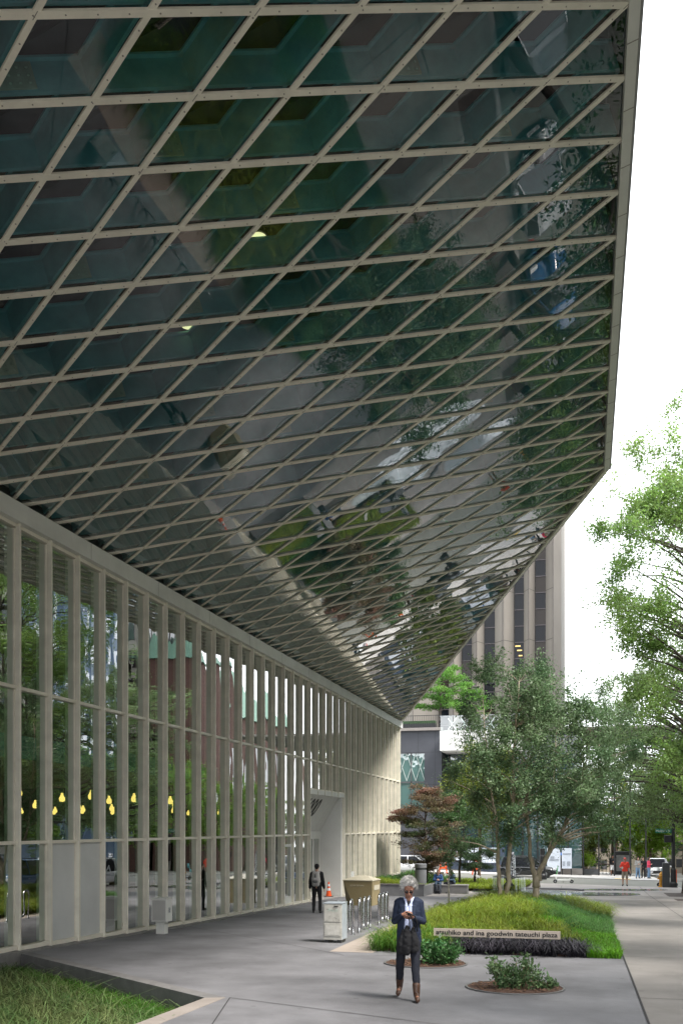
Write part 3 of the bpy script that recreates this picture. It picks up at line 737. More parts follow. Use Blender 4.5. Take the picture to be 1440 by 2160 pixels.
def pfn(lo, hi): return lambda v, u: inpoly(v, u, [(-5.3, 2), (-5.3, 12.5), (-11.1, 16.95), (-11.1, 2)]) and lo <= (12.65 + (-5.27 - v) * .756) - u < hi
grass('planter_grass', 'short bright green grass in the sunken planter beside its far wall', rs, pts_in(rs, 30000, (-11.1, -5.3, 8, 17), pfn(.1, 1.25), pgz), .24, .009, lmat('planter_grass', (.045, .13, .015), (.09, .2, .03), .35, .35), .5, .3)
grass('drooping_sedge', 'drooping grey-green and tan sedge filling the front of the sunken planter', rs, tufted(rs, pts_in(rs, 900, (-11.1, -5.3, 4, 17), pfn(1.15, 7), pgz), 34, .10, pgz), .44, .012, G_TAN, 1.15, 1.0)
# far planting bed with a low wall in front
BED = [(-11.0, 46.5), (-7.9, 46.5), (-7.9, 53), (-3.6, 53), (-3.2, 60.5), (-11.0, 60.5)]
def bgz(v, u): return gz(v, u) + .36 - min(.28, max(0, (u - 46.5) * .035)) + .3 * min(1, max(0, (-8.6 - v) / 2))
b1 = thing('planter_wall', 'low grey concrete planter wall along the foot of the glass wall', 'planter', (-9.5, 46.3, gz(-9.5, 46.3)), world=True)
MB().prism([(-11.0, 46.2), (-7.7, 46.2), (-7.7, 46.5), (-11.0, 46.5)], lambda a, b: gz(a, b) - .3, lambda a, b: gz(a, b) + .55).prism([(-8.0, 46.5), (-7.7, 46.5), (-7.7, 53), (-8.0, 53)], lambda a, b: gz(a, b) - .3, lambda a, b: gz(a, b) + .5).build('wall', mat('planter_concrete', (.20, .20, .21), .7, var=.12), b1)
MB().prism([(-11.0, 46.16), (-7.66, 46.16), (-7.66, 46.5), (-11.0, 46.5)], lambda a, b: gz(a, b) + .552, lambda a, b: gz(a, b) + .59).build('coping', CONC_L, b1)
struct(sheet('bed_soil', BED, .0, SOIL, zf=lambda v, u: bgz(v, u) ))
grass('bed_groundcover', 'yellow-green groundcover in the far planting bed behind the bench', rs, pts_in(rs, 24000, (-11, -3.2, 46.5, 60.5), lambda v, u: inpoly(v, u, BED), bgz), .22, .022, lmat('bed_yellow', (.13, .19, .02), (.24, .29, .04), .4, .35, scale=.8), .7, .5)
grass('bed_groundcover', 'dark green strip of groundcover beside the foot of the glass wall', rs, pts_in(rs, 6000, (-11, -8.4, 51, 60.5), lambda v, u: True, bgz), .34, .025, G_FINE, .6, .4)
# ---- trees
p = T3(1060, 1890, 30.3); p = Vector((p.x, p.y, mgz(p.x, p.y)))
tree('birch_tree', 'leafy birch with two slim pale trunks side by side on the mound', p,
     [[((-.07, 0, 0), .075), ((-.14, 0, 1.1), .062), ((-.20, .1, 2.4), .05), ((-.5, .1, 4.4), .03), ((-.6, 0, 6.2), .01)],
      [((.12, .05, 0), .085), ((.16, .0, 1.2), .07), ((.32, 0, 2.6), .055), ((.3, 0, 4.6), .035), ((.5, 0, 7.0), .01)]],
     (.1, .1, 4.75), (2.0, 2.0, 3.3), 84, 40000, .074, G_BIRCH, BARK_B, 11, cl=.55, lo=1.9)
p = T3(1130, 1892, 30.8); p = Vector((p.x, p.y, mgz(p.x, p.y)))
tree('birch_tree', 'birch on the mound whose thick pale trunk forks low down', p,
     [[((0, 0, 0), .11), ((-.02, 0, .95), .10), ((-.2, 0, 1.6), .06), ((-.3, 0, 3.2), .045), ((-.2, .1, 6.6), .012)],
      [((0, 0, .9), .09), ((.30, 0, 1.5), .075), ((.75, 0, 2.3), .06), ((1.3, .1, 3.6), .035), ((1.7, 0, 5.4), .012)],
      [((.1, 0, 1.1), .05), ((.38, .1, 1.7), .045), ((.55, .3, 3.4), .03), ((.6, .4, 5.5), .01)]],
     (.85, .1, 4.5), (2.25, 2.0, 2.85), 100, 46000, .074, G_BIRCH, BARK_B, 12, cl=.55, lo=2.1)
p = T3(948, 1912, 31.2); p = Vector((p.x, p.y, mgz(p.x, p.y)))
tree('young_birch', 'young birch with one thin white stem at the left end of the mound', p,
     [[((0, 0, 0), .034), ((-.03, 0, .9), .03), ((-.02, 0, 1.6), .025), ((.12, 0, 2.5), .018), ((.35, 0, 3.3), .006)]],
     (.1, 0, 2.2), (.5, .5, .8), 12, 900, .075, G_BIRCH, mat('white_bark', (.5, .46, .40), .8, var=.25, scale=9), 14, cl=.22, lo=1.35)
# kerbside trees
ST = 'street trees along the kerb'
def street_tree(label, v, u, h, r, zc, seed, nl=26000, ncl=80, m=G_STREET, tr=.17, cl=.8, size=.13, lo=4.5, bark=BARK_D):
    return tree('street_tree', label, (v, u, gz(v, u)), [[((0, 0, 0), tr), ((.03, 0, 2.5), tr * .85), ((-.1, .1, 5), tr * .7), ((-.3, 0, h * .55), tr * .5), ((.1, 0, h * .8), tr * .25), ((0, 0, h * .97), .02)]],
        (0, 0, zc), (r, r, (h - zc)), ncl, nl, size, m, bark, seed, cl=cl, lo=lo, group=ST)
street_tree('tall airy bright green street tree at the right edge, its trunk out of view', 5.2, 41.5, 21.6, 4.7, 12.6, 21, 120000, 190, lo=3.2, cl=.9, size=.108)
street_tree('street tree with the thick dark trunk at the right edge behind the orange marker post', 5.3, 54.3, 14.5, 4.3, 8.6, 22, 40000, 100, tr=.27, lo=3.4, m=G_BIRCH2)
street_tree('green street tree whose crown fills the gap between the birches and the tallest tree', 5.2, 47.6, 11.8, 4.6, 7.2, 26, 42000, 110, lo=3.6, m=G_BIRCH2, cl=.8, size=.12)
street_tree('street tree over the kerb, mirrored in the middle of the glass overhang', 5.8, 29.5, 12, 2.3, 8.3, 23, 14000, 50, m=G_DK, lo=4.6)
street_tree('street tree beside the sidewalk, mirrored near the free edge of the glass overhang', 6.0, 20, 12.5, 2.4, 8.6, 24, 14000, 50, m=G_DK, lo=4.6)
street_tree('nearest street tree, mirrored at the top right of the glass overhang', 6.2, 11, 13, 3.6, 8.6, 25, 16000, 60, m=G_DK, lo=4.6)
# mid distance trees
def blob(name, label, px, pyb, pyt, Y, wpx, seed, m, nl, bark=BARK_M, ncl=40, size=.14, cl=.55, zb=.3, flat=1.0, zbase=None, tr=.12, shell=.4, group=None, aspect=.5):
    u = Y * 1.0; p = at(px, pyb, u=Y * CP + (px - 720) / 2000 * Y * SP); Yc = -p.x * SP + p.y * CP
    base = Vector((p.x, p.y, gz(p.x, p.y) if zbase is None else zbase)); top = EYE + (1745 - pyt) / 2000 * Yc; H = top - base.z; w = wpx / 2000 * Yc / 2
    zc = H * (1 + zb) / 2
    return tree(name, label, base, [[((0, 0, 0), tr), ((.05, 0, H * .3), tr * .8), ((-.05, 0, H * .6), tr * .5), ((.05, 0, H * .92), .015)]],
        (0, 0, zc), (w * .9, w * .9, H * (1 - zb) / 2 * .95), ncl, nl, size, m, bark, seed, cl=cl, lo=H * zb * .9, flat=flat, shell=shell, group=group, aspect=aspect)
blob('japanese_maple', 'spreading maple with reddish-brown upper leaves at the far corner of the glass wall', 898, 1850, 1632, 53.5, 150, 31, G_MAP, 46000, BARK_D, 64, .08, .66, .10, .35, tr=.09, shell=.6)
blob('maple_tree', 'small dark-leaved maple standing beside the two seated people', 968, 1848, 1655, 56.5, 120, 32, G_DK, 18000, BARK_D, 36, .09, .55, .25, .6, tr=.08)
blob('pine_tree', 'dark layered pine with a leaning trunk behind the fountain', 1000, 1868, 1765, 57, 105, 33, G_PINE, 15000, BARK_D, 26, .13, .5, .22, .3, tr=.09, aspect=.15)
blob('background_tree', 'olive yellow-green tree behind the maple and the birches', 1010, 1845, 1560, 63, 170, 34, G_OLV, 22000, BARK_M, 50, .15, .8, .3)
blob('locust_tree', 'light green locust tree on the roof terrace under the corner of the overhang', 928, 1503, 1392, 92, 130, 35, G_LOC, 18000, BARK_D, 40, .15, .9, .05, .35, zbase=EYE + 10.5, tr=.13)
blob('locust_tree', 'light green locust tree on the roof terrace further right, half behind the birch', 985, 1503, 1440, 94, 90, 36, G_LOC, 8000, BARK_D, 26, .15, .8, .05, .35, zbase=EYE + 10.5, tr=.1)
BG = 'trees across the side street'
for k, (px, pyt, Y, w, m, nl, lb) in enumerate([
    (1165, 1690, 104, 110, G_DK, 9000, 'dark green tree behind the parked black car'), (1225, 1640, 108, 120, G_OLV, 12000, 'yellow-green tree behind the grey street planter'),
    (1290, 1655, 112, 120, G_DK, 12000, 'dark green tree rising behind the black street kiosk'), (1345, 1630, 118, 120, G_OLV, 12000, 'yellowish tree behind the three standing women'),
    (1395, 1600, 126, 130, G_LIME, 12000, 'lime green tree behind the white van'), (1440, 1560, 132, 140, G_DK, 10000, 'dark green tree in the distance at the right edge'),
    (1300, 1560, 140, 200, G_OLV, 16000, 'big olive tree rising furthest back above the crossing'), (1210, 1600, 138, 150, G_DK, 12000, 'big dark tree furthest back beside the concrete tower'), (1370, 1700, 100, 110, G_LIME, 12000, 'bright lime tree just right of the woman in pink')]):
    blob('background_tree', lb, px, 1845, pyt, Y, w, 50 + k, m, nl, BARK_M, 36, .24, 1.0, .08 if Y > 101 else .3, tr=.2, group=BG)
ft = street_tree('street tree across the avenue, mirrored in the near end of the glass wall', KV + 15, 58, 12.5, 3.3, 7.6, 27, 12000, 50, lo=3.2, m=lmat('avenue_tree_leaves', (.17, .30, .07), (.32, .44, .12), .35, .5), cl=.8, size=.2)
ft['group'] = 'street trees across the avenue'
for uu in (46, 64, 70, 77, 84, 91, 98, 105, 111, 118, 126, 134): dup(ft, (KV + 15, uu, gz(KV + 15, uu)), uu * 1.3)
# shrubs
def shrub(name, label, c, rad, n, size, m, seed, ns=14, lobes=None):
    rs = np.random.RandomState(seed); t = thing(name, label, 'shrub', c); w = MB(); P = []
    for k in range(ns):
        a = rs.uniform(0, 6.28); r = rs.uniform(.25, 1) if lobes is None else 1
        q = (rad[0] * r * math.cos(a), rad[1] * r * math.sin(a), rad[2] * rs.uniform(.55, 1.05) * (1.1 - .3 * r)) if lobes is None else lobes[k % len(lobes)]
        q = Vector(q) + Vector(rs.normal(size=3) * .05 * max(rad)); b = Vector((q.x * .25, q.y * .25, -.03)); w.tube([b, b.lerp(q, .5) + Vector((0, 0, .05)), q], [.012, .009, .004], 5)
        for f in (.45, .65, .85, 1.0): P.append((b.lerp(q, f), .15 + .1 * f))
    w.build('stems', mat('twig', (.22, .15, .09), .9), t)
    idx = rs.randint(0, len(P), n); C = np.array([tuple(P[i][0]) for i in idx]) + rs.normal(size=(n, 3)) * np.array([[P[i][1] * rad[0] * .8] for i in idx]) * .62
    C[:, 2] = np.abs(C[:, 2]); V, Q = leaves(rs, C, size, -.5, .42); me = fast_mesh('foliage', V, Q); me.materials.append(m); link('foliage', me, t); return t
G_SHR = lmat('shrub_leaves', (.035, .10, .03), (.07, .16, .05), .4, .2, scale=3)
G_SH2 = lmat('shrub_leaves_light', (.06, .12, .05), (.13, .19, .08), .4, .2, scale=3)
c1 = gp(897, 2033); c2 = gp(1085, 2084)
shrub('evergreen_shrub', 'dense dark green evergreen shrub in the round soil bed beside the walking man', gp(932, 2036), (.48, .4, .40), 4600, .07, G_SHR, 61, 30)
shrub('evergreen_shrub', 'straggly evergreen shrub in the nearest round soil bed on the plaza', gp(1085, 2090), (.46, .3, .44), 2300, .06, G_SH2, 62, 20,
      lobes=[(-.38, 0, .32), (-.3, .1, .44), (-.2, -.1, .3), (-.12, .1, .28), (.0, 0, .26), (.12, .05, .38), (.18, 0, .5), (.22, -.1, .4), (.35, 0, .32), (.45, 0, .22), (.08, -.1, .2), (-.3, -.1, .2), (.05, .1, .42), (.3, .1, .3)])
shrub('low_shrub', 'small low sprout at the right end of the nearest round soil bed', gp(1150, 2090), (.16, .12, .2), 300, .055, G_SH2, 63, 6)
for c, r, lb in ((c1, .76, 'round bark-covered soil bed behind the walking man'), (c2, .735, 'round bark-covered soil bed nearest the camera with a steel rim')):
    t = thing('soil_bed', lb, 'soil bed', (c.x, c.y, c.z), world=True)
    n = 40; mb = MB(); rm = MB()
    for k in range(n):
        a = 2 * math.pi * k / n; a2 = 2 * math.pi * (k + 1) / n
        q = lambda aa, rr, dz: (c.x + rr * math.cos(aa), c.y + rr * math.sin(aa), gz(c.x + rr * math.cos(aa), c.y + rr * math.sin(aa)) + dz)
        rm.add([q(a, r, .006), q(a2, r, .006), q(a2, r + .03, .006), q(a, r + .03, .006), q(a, r, .022), q(a2, r, .022), q(a2, r + .03, .022), q(a, r + .03, .022)], [(4, 5, 6, 7), (0, 1, 5, 4), (2, 3, 7, 6)])
        mb.add([q(a, r, .012), q(a2, r, .012), q(a2, r * .5, .04), q(a, r * .5, .04), q(0, 0, .05)], [(0, 1, 2, 3), (3, 2, 4)])
    mb.build('soil', SOIL, t); rm.build('rim', mat('steel_rim', (.2, .2, .2), .5, metal=.6), t)
    ch = MB(); rr_ = random.Random(9)
    for k in range(260):
        a = rr_.uniform(0, 6.28); rr = r * math.sqrt(rr_.random()) * .95; x, y = c.x + rr * math.cos(a), c.y + rr * math.sin(a)
        ch.obox((x, y, gz(x, y) + .045), (rr_.uniform(.02, .07), .015, .01), M=(Matrix.Rotation(rr_.uniform(0, 3), 3, 'Z') @ Matrix.Rotation(rr_.uniform(-.4, .4), 3, 'X')))
    o = ch.build('bark_chips', mat('bark_chip', (.14, .08, .05), .9, var=.5, scale=8), t); o['kind'] = 'stuff'
# ================================================================== BUILDINGS
UB = 83.0
DKC = mat('dark_cladding', (.052, .055, .068), .6, var=.18, scale=.5, bump=.05)
TWC = mat('tower_concrete', (.245, .222, .197), .8, var=.16, scale=.25, bump=.1, bscale=8, stretch=(1, 1, .4))
def zpx(py, px, u): return at(px, py, u=u).z
def vpx(px, u): return at(px, 1745, u=u).x
zt = zpx(1541, 900, UB); vR = vpx(931, UB); g0 = gz(-10, UB) - 3
db = thing('dark_building', 'dark grey clad building at the corner with a railed roof terrace behind the maple', 'building', (vR, UB, gz(vR, UB)), world=True)
wl = MB(); w0, w1 = vpx(838, UB), vpx(895, UB); wz0, wz1 = zpx(1652, 870, UB), zpx(1589, 870, UB)
wl.box(-60, w0 - .5, UB, UB + 14, g0, zt).box(w1, vR, UB, UB + 14, g0, zt).box(w0 - .5, w1, UB, UB + 14, wz1, zt).box(w0 - .5, w1, UB, UB + 14, g0, wz0 - 2.4)
wl.build('wall', DKC, db)
j = MB()
for k in range(24): v = vR - .6 - k * 1.5; j.box(v, v + .02, UB - .006, UB - .001, g0, zt)
for z in (zpx(1587, 880, UB), zpx(1655, 880, UB), zpx(1720, 880, UB)): j.box(-60, vR, UB - .006, UB - .001, z - .012, z + .012)
j.build('cladding_joints', mat('cladding_joint', (.018, .018, .02), .7), db)
GLW = glass('corner_window_glass', (.1, .2, .2), f0=.25, power=3, opaque=(.10, .19, .18), wav=.03)
wn = MB().box(w0 - .5, w1, UB + .15, UB + .2, wz0 - 2.4, wz1).build('window', GLW, db)
f = MB(); mid = (w0 + w1) / 2; f.box(mid - .04, mid + .04, UB + .06, UB + .14, wz0 - 2.4, wz1).box(w0 - .5, w1, UB + .06, UB + .14, wz0 + .02, wz0 + .16)
f.build('frame', mat('dark_frame', (.08, .085, .09), .5), db if False else wn)
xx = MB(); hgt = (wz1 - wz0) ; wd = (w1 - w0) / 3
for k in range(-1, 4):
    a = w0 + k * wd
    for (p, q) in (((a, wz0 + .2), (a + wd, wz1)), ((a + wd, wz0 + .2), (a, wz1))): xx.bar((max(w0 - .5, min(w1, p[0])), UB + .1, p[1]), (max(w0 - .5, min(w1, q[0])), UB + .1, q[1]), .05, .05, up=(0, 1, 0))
xx.build('reflected_lattice', mat('lattice_reflection', (.40, .46, .45), .6), wn)  # modelled bars stand for the library grid reflected in this window
MB().box(-60, vR + .1, UB - .25, UB + .0, zt + .002, zt + .25).build('parapet', mat('parapet_stone', (.22, .2, .19), .8), db)
MB().box(-60, vR + 20, UB + .01, UB + 17, zt - .2, zt - .01).build('terrace_floor', CONC_L, db)
rl = MB(); 
for k in range(150): v = vR - .1 - k * .16; rl.box(v - .012, v + .012, UB - .12, UB - .095, zt + .25, zt + 1.3)
rl.box(-40, vR, UB - .13, UB - .085, zt + 1.3, zt + 1.35); rl.build('railing', BLACKM, db)
MB().box(vR - 6, vR - .8, UB + 1.4, UB + 2.2, zt, zt + .8).build('planter_box', BLACKM, db)
hb = MB(); hb.box(vR - 6, vR - .8, UB + 1.5, UB + 2.1, zt + .8, zt + 1.05); hb.build('clipped_hedge', mat('hedge', (.03, .07, .025), .9, var=.5, scale=8, bump=1, bscale=20), db)
# recessed glass front with a white box balcony
V2 = vpx(1100, UB)
MB().box(vR + .02, V2 + 5, UB + 2.5, UB + 2.7, g0, zt).build('shopfront_glass', glass('shop_glass', (.1, .16, .17), f0=.2, opaque=(.05, .10, .11), wav=.02), db)
sf = MB()
for k in range(14): v = vR + .3 + k * 1.3; sf.box(v, v + .12, UB + 2.3, UB + 2.49, g0, zt)
sf.build('shopfront_mullions', BLACKM, db)
wb0, wb1 = vpx(927, UB - 2), V2; zb0, zb1 = zpx(1583, 950, UB - 2), zpx(1541, 950, UB - 2)
MB().box(wb0, wb1, UB - 2, UB + 2.2, zb0, zb1).build('white_balcony', mat('balcony_white', (.62, .62, .61), .6, var=.1, scale=.8), db)
gbx = MB()
for k in range(6):
    a = wb0 + .05 + k * (wb1 - wb0 - .1) / 6; b = a + (wb1 - wb0 - .1) / 6 - .05; gbx.add([(a, UB - 1.9, zb1), (b, UB - 1.9, zb1), (b, UB - 1.9, zb1 + 1.25), (a, UB - 1.9, zb1 + 1.25)], [(0, 1, 2, 3)])
gbx.build('glass_balustrade', glass('balustrade_glass', (.75, .9, .88), f0=.22, power=3), db)
MB().box(wb0, wb1, UB - 1.93, UB - 1.87, zb1 + 1.25, zb1 + 1.30).build('handrail', CHROME, db)
xx = MB()
for k in range(4):
    a = wb0 + .6 + k * 1.1; z = zb1 + .15
    xx.bar((a, UB - 1.2, z), (a + .7, UB - 1.2, z + 1), .06, .1, up=(0, 1, 0)).bar((a + .7, UB - 1.2, z), (a, UB - 1.2, z + 1), .06, .1, up=(0, 1, 0))
xx.build('crossed_frames', WHITE, db)
# tower
UT = 101.0
tw = thing('concrete_tower', 'tall pinkish-grey concrete office tower with vertical piers and dark window strips', 'building', (vpx(1000, UT), UT, gz(10, UT)), world=True)
zT = EYE + 62; zB = EYE - 9
wins = [(925, 946), (973.5, 994.5), (1021, 1043), (1084, 1104), (1128, 1150)]
prev = vpx(780, UT); k = 0; vr = vpx(1184, UT)
pier = MB(); joints = MB()
edges = []
for a, b in wins: edges.append((vpx(a, UT), vpx(b, UT)))
segs = [(prev, edges[0][0])] + [(edges[i][1], edges[i + 1][0]) for i in range(len(edges) - 1)] + [(edges[-1][1], vr)]
for i, (a, b) in enumerate(segs):
    w = b - a; m1, m2 = a + w * (.34 if w > 2.2 else .42), a + w * (.66 if w > 2.2 else .5)
    pier = MB().prism([(a, UT), (m1, UT - 1.0), (m2, UT - 1.3), (b - .04, UT - .35 if i == len(segs) - 1 else UT), (b, UT + 16 if i == len(segs) - 1 else UT + .8), (a, UT + .8)], zB, zT)
    pr = pier.build('pier', TWC, tw)
    jj = MB(); zz = zpx(1358, 1000, UT)
    for q in range(-3, 10): jj.prism([(a - .0, UT - .01), (m1, UT - 1.01), (m2, UT - 1.31), (b - .04, UT - .01)], zz + q * 5.2 - .03, zz + q * 5.2 + .03)
    jj.bar((m1, UT - 1.015, zB), (m1, UT - 1.015, zT), .05, .02, up=(0, 1, 0)).bar((m2, UT - 1.315, zB), (m2, UT - 1.315, zT), .05, .02, up=(0, 1, 0))
    jj.build('panel_joints', mat('concrete_joint', (.10, .085, .08), .8), pr)
rt = random.Random(4)
WG = [glass('tower_glass', (.1, .1, .1), f0=.02, power=3, opaque=(.010, .011, .016), wav=.05, wscale=.35), glass('tower_glass_blind', (.1, .1, .1), f0=.02, power=3, opaque=(.045, .035, .03), wav=.05, wscale=.35)]
z1 = zpx(1324, 1030, UT); pit = abs(zpx(1358, 1030, UT) - zpx(1324, 1030, UT))
LIT = mat('lit_office', (.9, .7, .3), .5, emit=((1, .6, .15), .35))
for a, b in edges:
    for q in range(-10, 22):
        z = z1 + q * pit
        if z > zT - pit: break
        w = MB().box(a, b, UT + .30, UT + .36, z + .09, z + pit - .0).build('window', WG[0] if rt.random() < .7 else WG[1], tw)
        MB().box(a, b, UT + .20, UT + .29, z, z + .088).build('sill', mat('bronze_frame', (.10, .085, .09), .4, metal=.3), w)
for px, py, ww in ((1086, 1363, 10), (1090, 1372, 9), (1093, 1383, 7)):
    c = at(px, py, u=UT + .25); o = MB().box(c.x, c.x + ww * .055, UT + .22, UT + .27, c.z - .06, c.z + .06).build('office_light', LIT, tw)
MB().box(prev - 20, vr - .2, UT + .8, UT + 25, zB, zT).build('core', DKC, tw)
# the other side of the avenue, seen in the reflections
VA = KV + 18.2
BRK = mat('red_brick', (.16, .085, .07), .85, var=.3, scale=3, bump=.3)
ch = thing('brick_church', 'red brick church with a pale green copper roof, mirrored in the glass wall', 'building', (VA + 4, 122, gz(VA, 122)), world=True)
zc0 = EYE - 9
MB().box(VA + 3, VA + 30, 122, 162, zc0, EYE + 17).box(VA + 1, VA + 10, 114, 122, zc0, EYE + 22).build('wall', BRK, ch)
MB().add([(VA + 2.5, 121.5, EYE + 17), (VA + 30.5, 121.5, EYE + 17), (VA + 30.5, 162.5, EYE + 17), (VA + 2.5, 162.5, EYE + 17), (VA + 13, 123, EYE + 27), (VA + 13, 161, EYE + 27)], [(0, 1, 4), (1, 2, 5, 4), (2, 3, 5), (3, 0, 4, 5)]).add([(VA + .7, 113.7, EYE + 22), (VA + 10.3, 113.7, EYE + 22), (VA + 10.3, 122.3, EYE + 22), (VA + .7, 122.3, EYE + 22), (VA + 5.5, 118, EYE + 29)], [(0, 1, 4), (1, 2, 4), (2, 3, 4), (3, 0, 4)]).build('roof', mat('copper_roof', (.20, .36, .27), .6, var=.15, scale=2), ch)
for k in range(8):
    MB().box(VA + 2.9, VA + 2.99, 124.5 + k * 4.6, 126.4 + k * 4.6, EYE + 3, EYE + 12).build('window', GLD, ch)
def office(lb, v0, v1, u0, u1, h, m, gl, pit, fl, name='office_building'):
    t = thing(name, lb, 'building', (v0, (u0 + u1) / 2, gz(v0, u0)), world=True); zz = EYE - 9
    MB().box(v0 + .3, v1, u0, u1, zz, EYE + h).build('wall', m, t)
    nb = int((u1 - u0) / pit); c = 0
    for k in range(nb):
        a = u0 + (u1 - u0) * k / nb
        g = MB()
        for q in range(int((h + 9) / fl)): g.box(v0 + .22, v0 + .28, a + .5, a + pit - .5, zz + 1 + q * fl, zz + 1 + q * fl + fl * .62)
        g.build('window_column', gl, t)
        MB().box(v0 - .1, v0 + .29, a - .2, a + .2, zz, EYE + h).build('pier', m, t)
    return t
office('pale concrete office block across the avenue, mirrored at the near end of the glass wall', VA, VA + 25, 40, 72, 40, mat('office_concrete', (.42, .40, .37), .8, var=.1), glass('office_glass', (1, 1, 1), f0=.25, opaque=(.06, .09, .11), wav=.05), 3.4, 3.6)
office('blue glass office tower beyond the side street, mirrored in the glass wall', VA + 4, VA + 30, 80, 102, 75, mat('blue_panels', (.22, .3, .42), .4, var=.1), glass('blue_glass', (1, 1, 1), f0=.45, opaque=(.08, .16, .3), wav=.05), 2.6, 3.2)
office('grey concrete tower beside the church across the avenue, mirrored in the glass wall', VA + 9, VA + 30, 104, 121, 50, mat('office_concrete', (.42, .40, .37), .8, var=.1), GLD, 3.4, 3.6)
office('brown stone office block across the avenue behind the camera', VA, VA + 20, -30, 30, 28, mat('brown_stone', (.24, .18, .14), .8, var=.15), GLD, 4.2, 3.8)
for (pa_, pb_, pt_, uu, lb) in ((1215, 1352, 1735, 150, 'pale distant stone building seen low behind the kiosk'), (1352, 1470, 1700, 158, 'tan distant building behind the trees at the right edge')):
    a_, b2_ = at(pa_, 1745, u=uu).x, at(pb_, 1745, u=uu).x; zt2 = at(pa_, pt_, u=uu).z; t = thing('distant_building', lb, 'building', (a_, uu, gz(a_, uu)), world=True)
    MB().box(a_, b2_, uu, uu + 12, gz(a_, uu) - 3, zt2).build('wall', mat('distant_stone', (.34, .30, .25), .8, var=.12, scale=.3), t)
    for r_ in range(4):
        n_ = int((b2_ - a_) / 1.6)
        for q in range(n_): MB().box(a_ + .4 + q * 1.6, a_ + 1.3 + q * 1.6, uu - .05, uu - .01, zt2 - 1.9 - r_ * 2.6, zt2 - .6 - r_ * 2.6).build('window', GLD, t)
# ================================================================== PEOPLE
SKIN_D = mat('skin_brown', (.27, .13, .085), .5, var=.08, scale=6); SKIN_L = mat('skin_light', (.52, .30, .22), .5, var=.06, scale=6)
def remesh(o, vox, sm=2, disp=None):
    r = o.modifiers.new('r', 'REMESH'); r.mode = 'VOXEL'; r.voxel_size = vox; r.use_smooth_shade = True
    if sm: s = o.modifiers.new('s', 'SMOOTH'); s.iterations = sm; s.factor = .5
    if disp:
        tx = D.textures.get('folds') or D.textures.new('folds', 'CLOUDS'); tx.noise_scale = disp[1]
        d_ = o.modifiers.new('d', 'DISPLACE'); d_.texture = tx; d_.strength = disp[0]; d_.mid_level = .5
    dg = bpy.context.evaluated_depsgraph_get(); dg.update(); me = D.meshes.new_from_object(o.evaluated_get(dg)); old = o.data; o.modifiers.clear(); o.data = me; me.name = old.name
    if not me.materials: me.materials.append(old.materials[0])
    D.meshes.remove(old); me.polygons.foreach_set('use_smooth', [True] * len(me.polygons)); return o
def lerp(a, b, t): return Vector(a).lerp(Vector(b), t)
def hand(mb, wrist, d, palm, side, curl=.5, s=1.0):
    """d: finger direction, palm: palm normal, side: direction of the thumb side"""
    w = Vector(wrist); d = Vector(d).normalized(); pn = Vector(palm).normalized(); pn = (pn - d * pn.dot(d)).normalized(); sd = pn.cross(d); 
    if sd.dot(Vector(side)) < 0: sd = -sd
    for a in (-.028, -.01, .01, .028): mb.cap(w + d * .01 * s + sd * a * .7 * s, .013 * s, w + d * .085 * s + sd * a * s, .0115 * s, 8)
    for a, L in ((.030, .066), (.010, .076), (-.010, .070), (-.029, .054)):
        b = w + d * .088 * s + sd * a * s; L *= s; d1 = (d + pn * curl * .55).normalized(); d2 = (d + pn * curl * 1.7).normalized(); d3 = (d * (1 - curl) + pn * (.3 + curl * 1.6)).normalized()
        p1 = b + d1 * L * .45; p2 = p1 + d2 * L * .32; p3 = p2 + d3 * L * .24
        mb.chain([(b, .0092 * s), (p1, .0085 * s), (p2, .0078 * s), (p3, .0066 * s)], 8)
    b = w + d * .025 * s + sd * .026 * s; p1 = b + (sd * .75 + d * .6 + pn * .25).normalized() * .038 * s; p2 = p1 + (d * .9 + sd * .15 + pn * .4).normalized() * .030 * s; p3 = p2 + (d * .9 + pn * .5 - sd * .1).normalized() * .022 * s
    mb.chain([(b, .0135 * s), (p1, .0105 * s), (p2, .009 * s), (p3, .0075 * s)], 8)
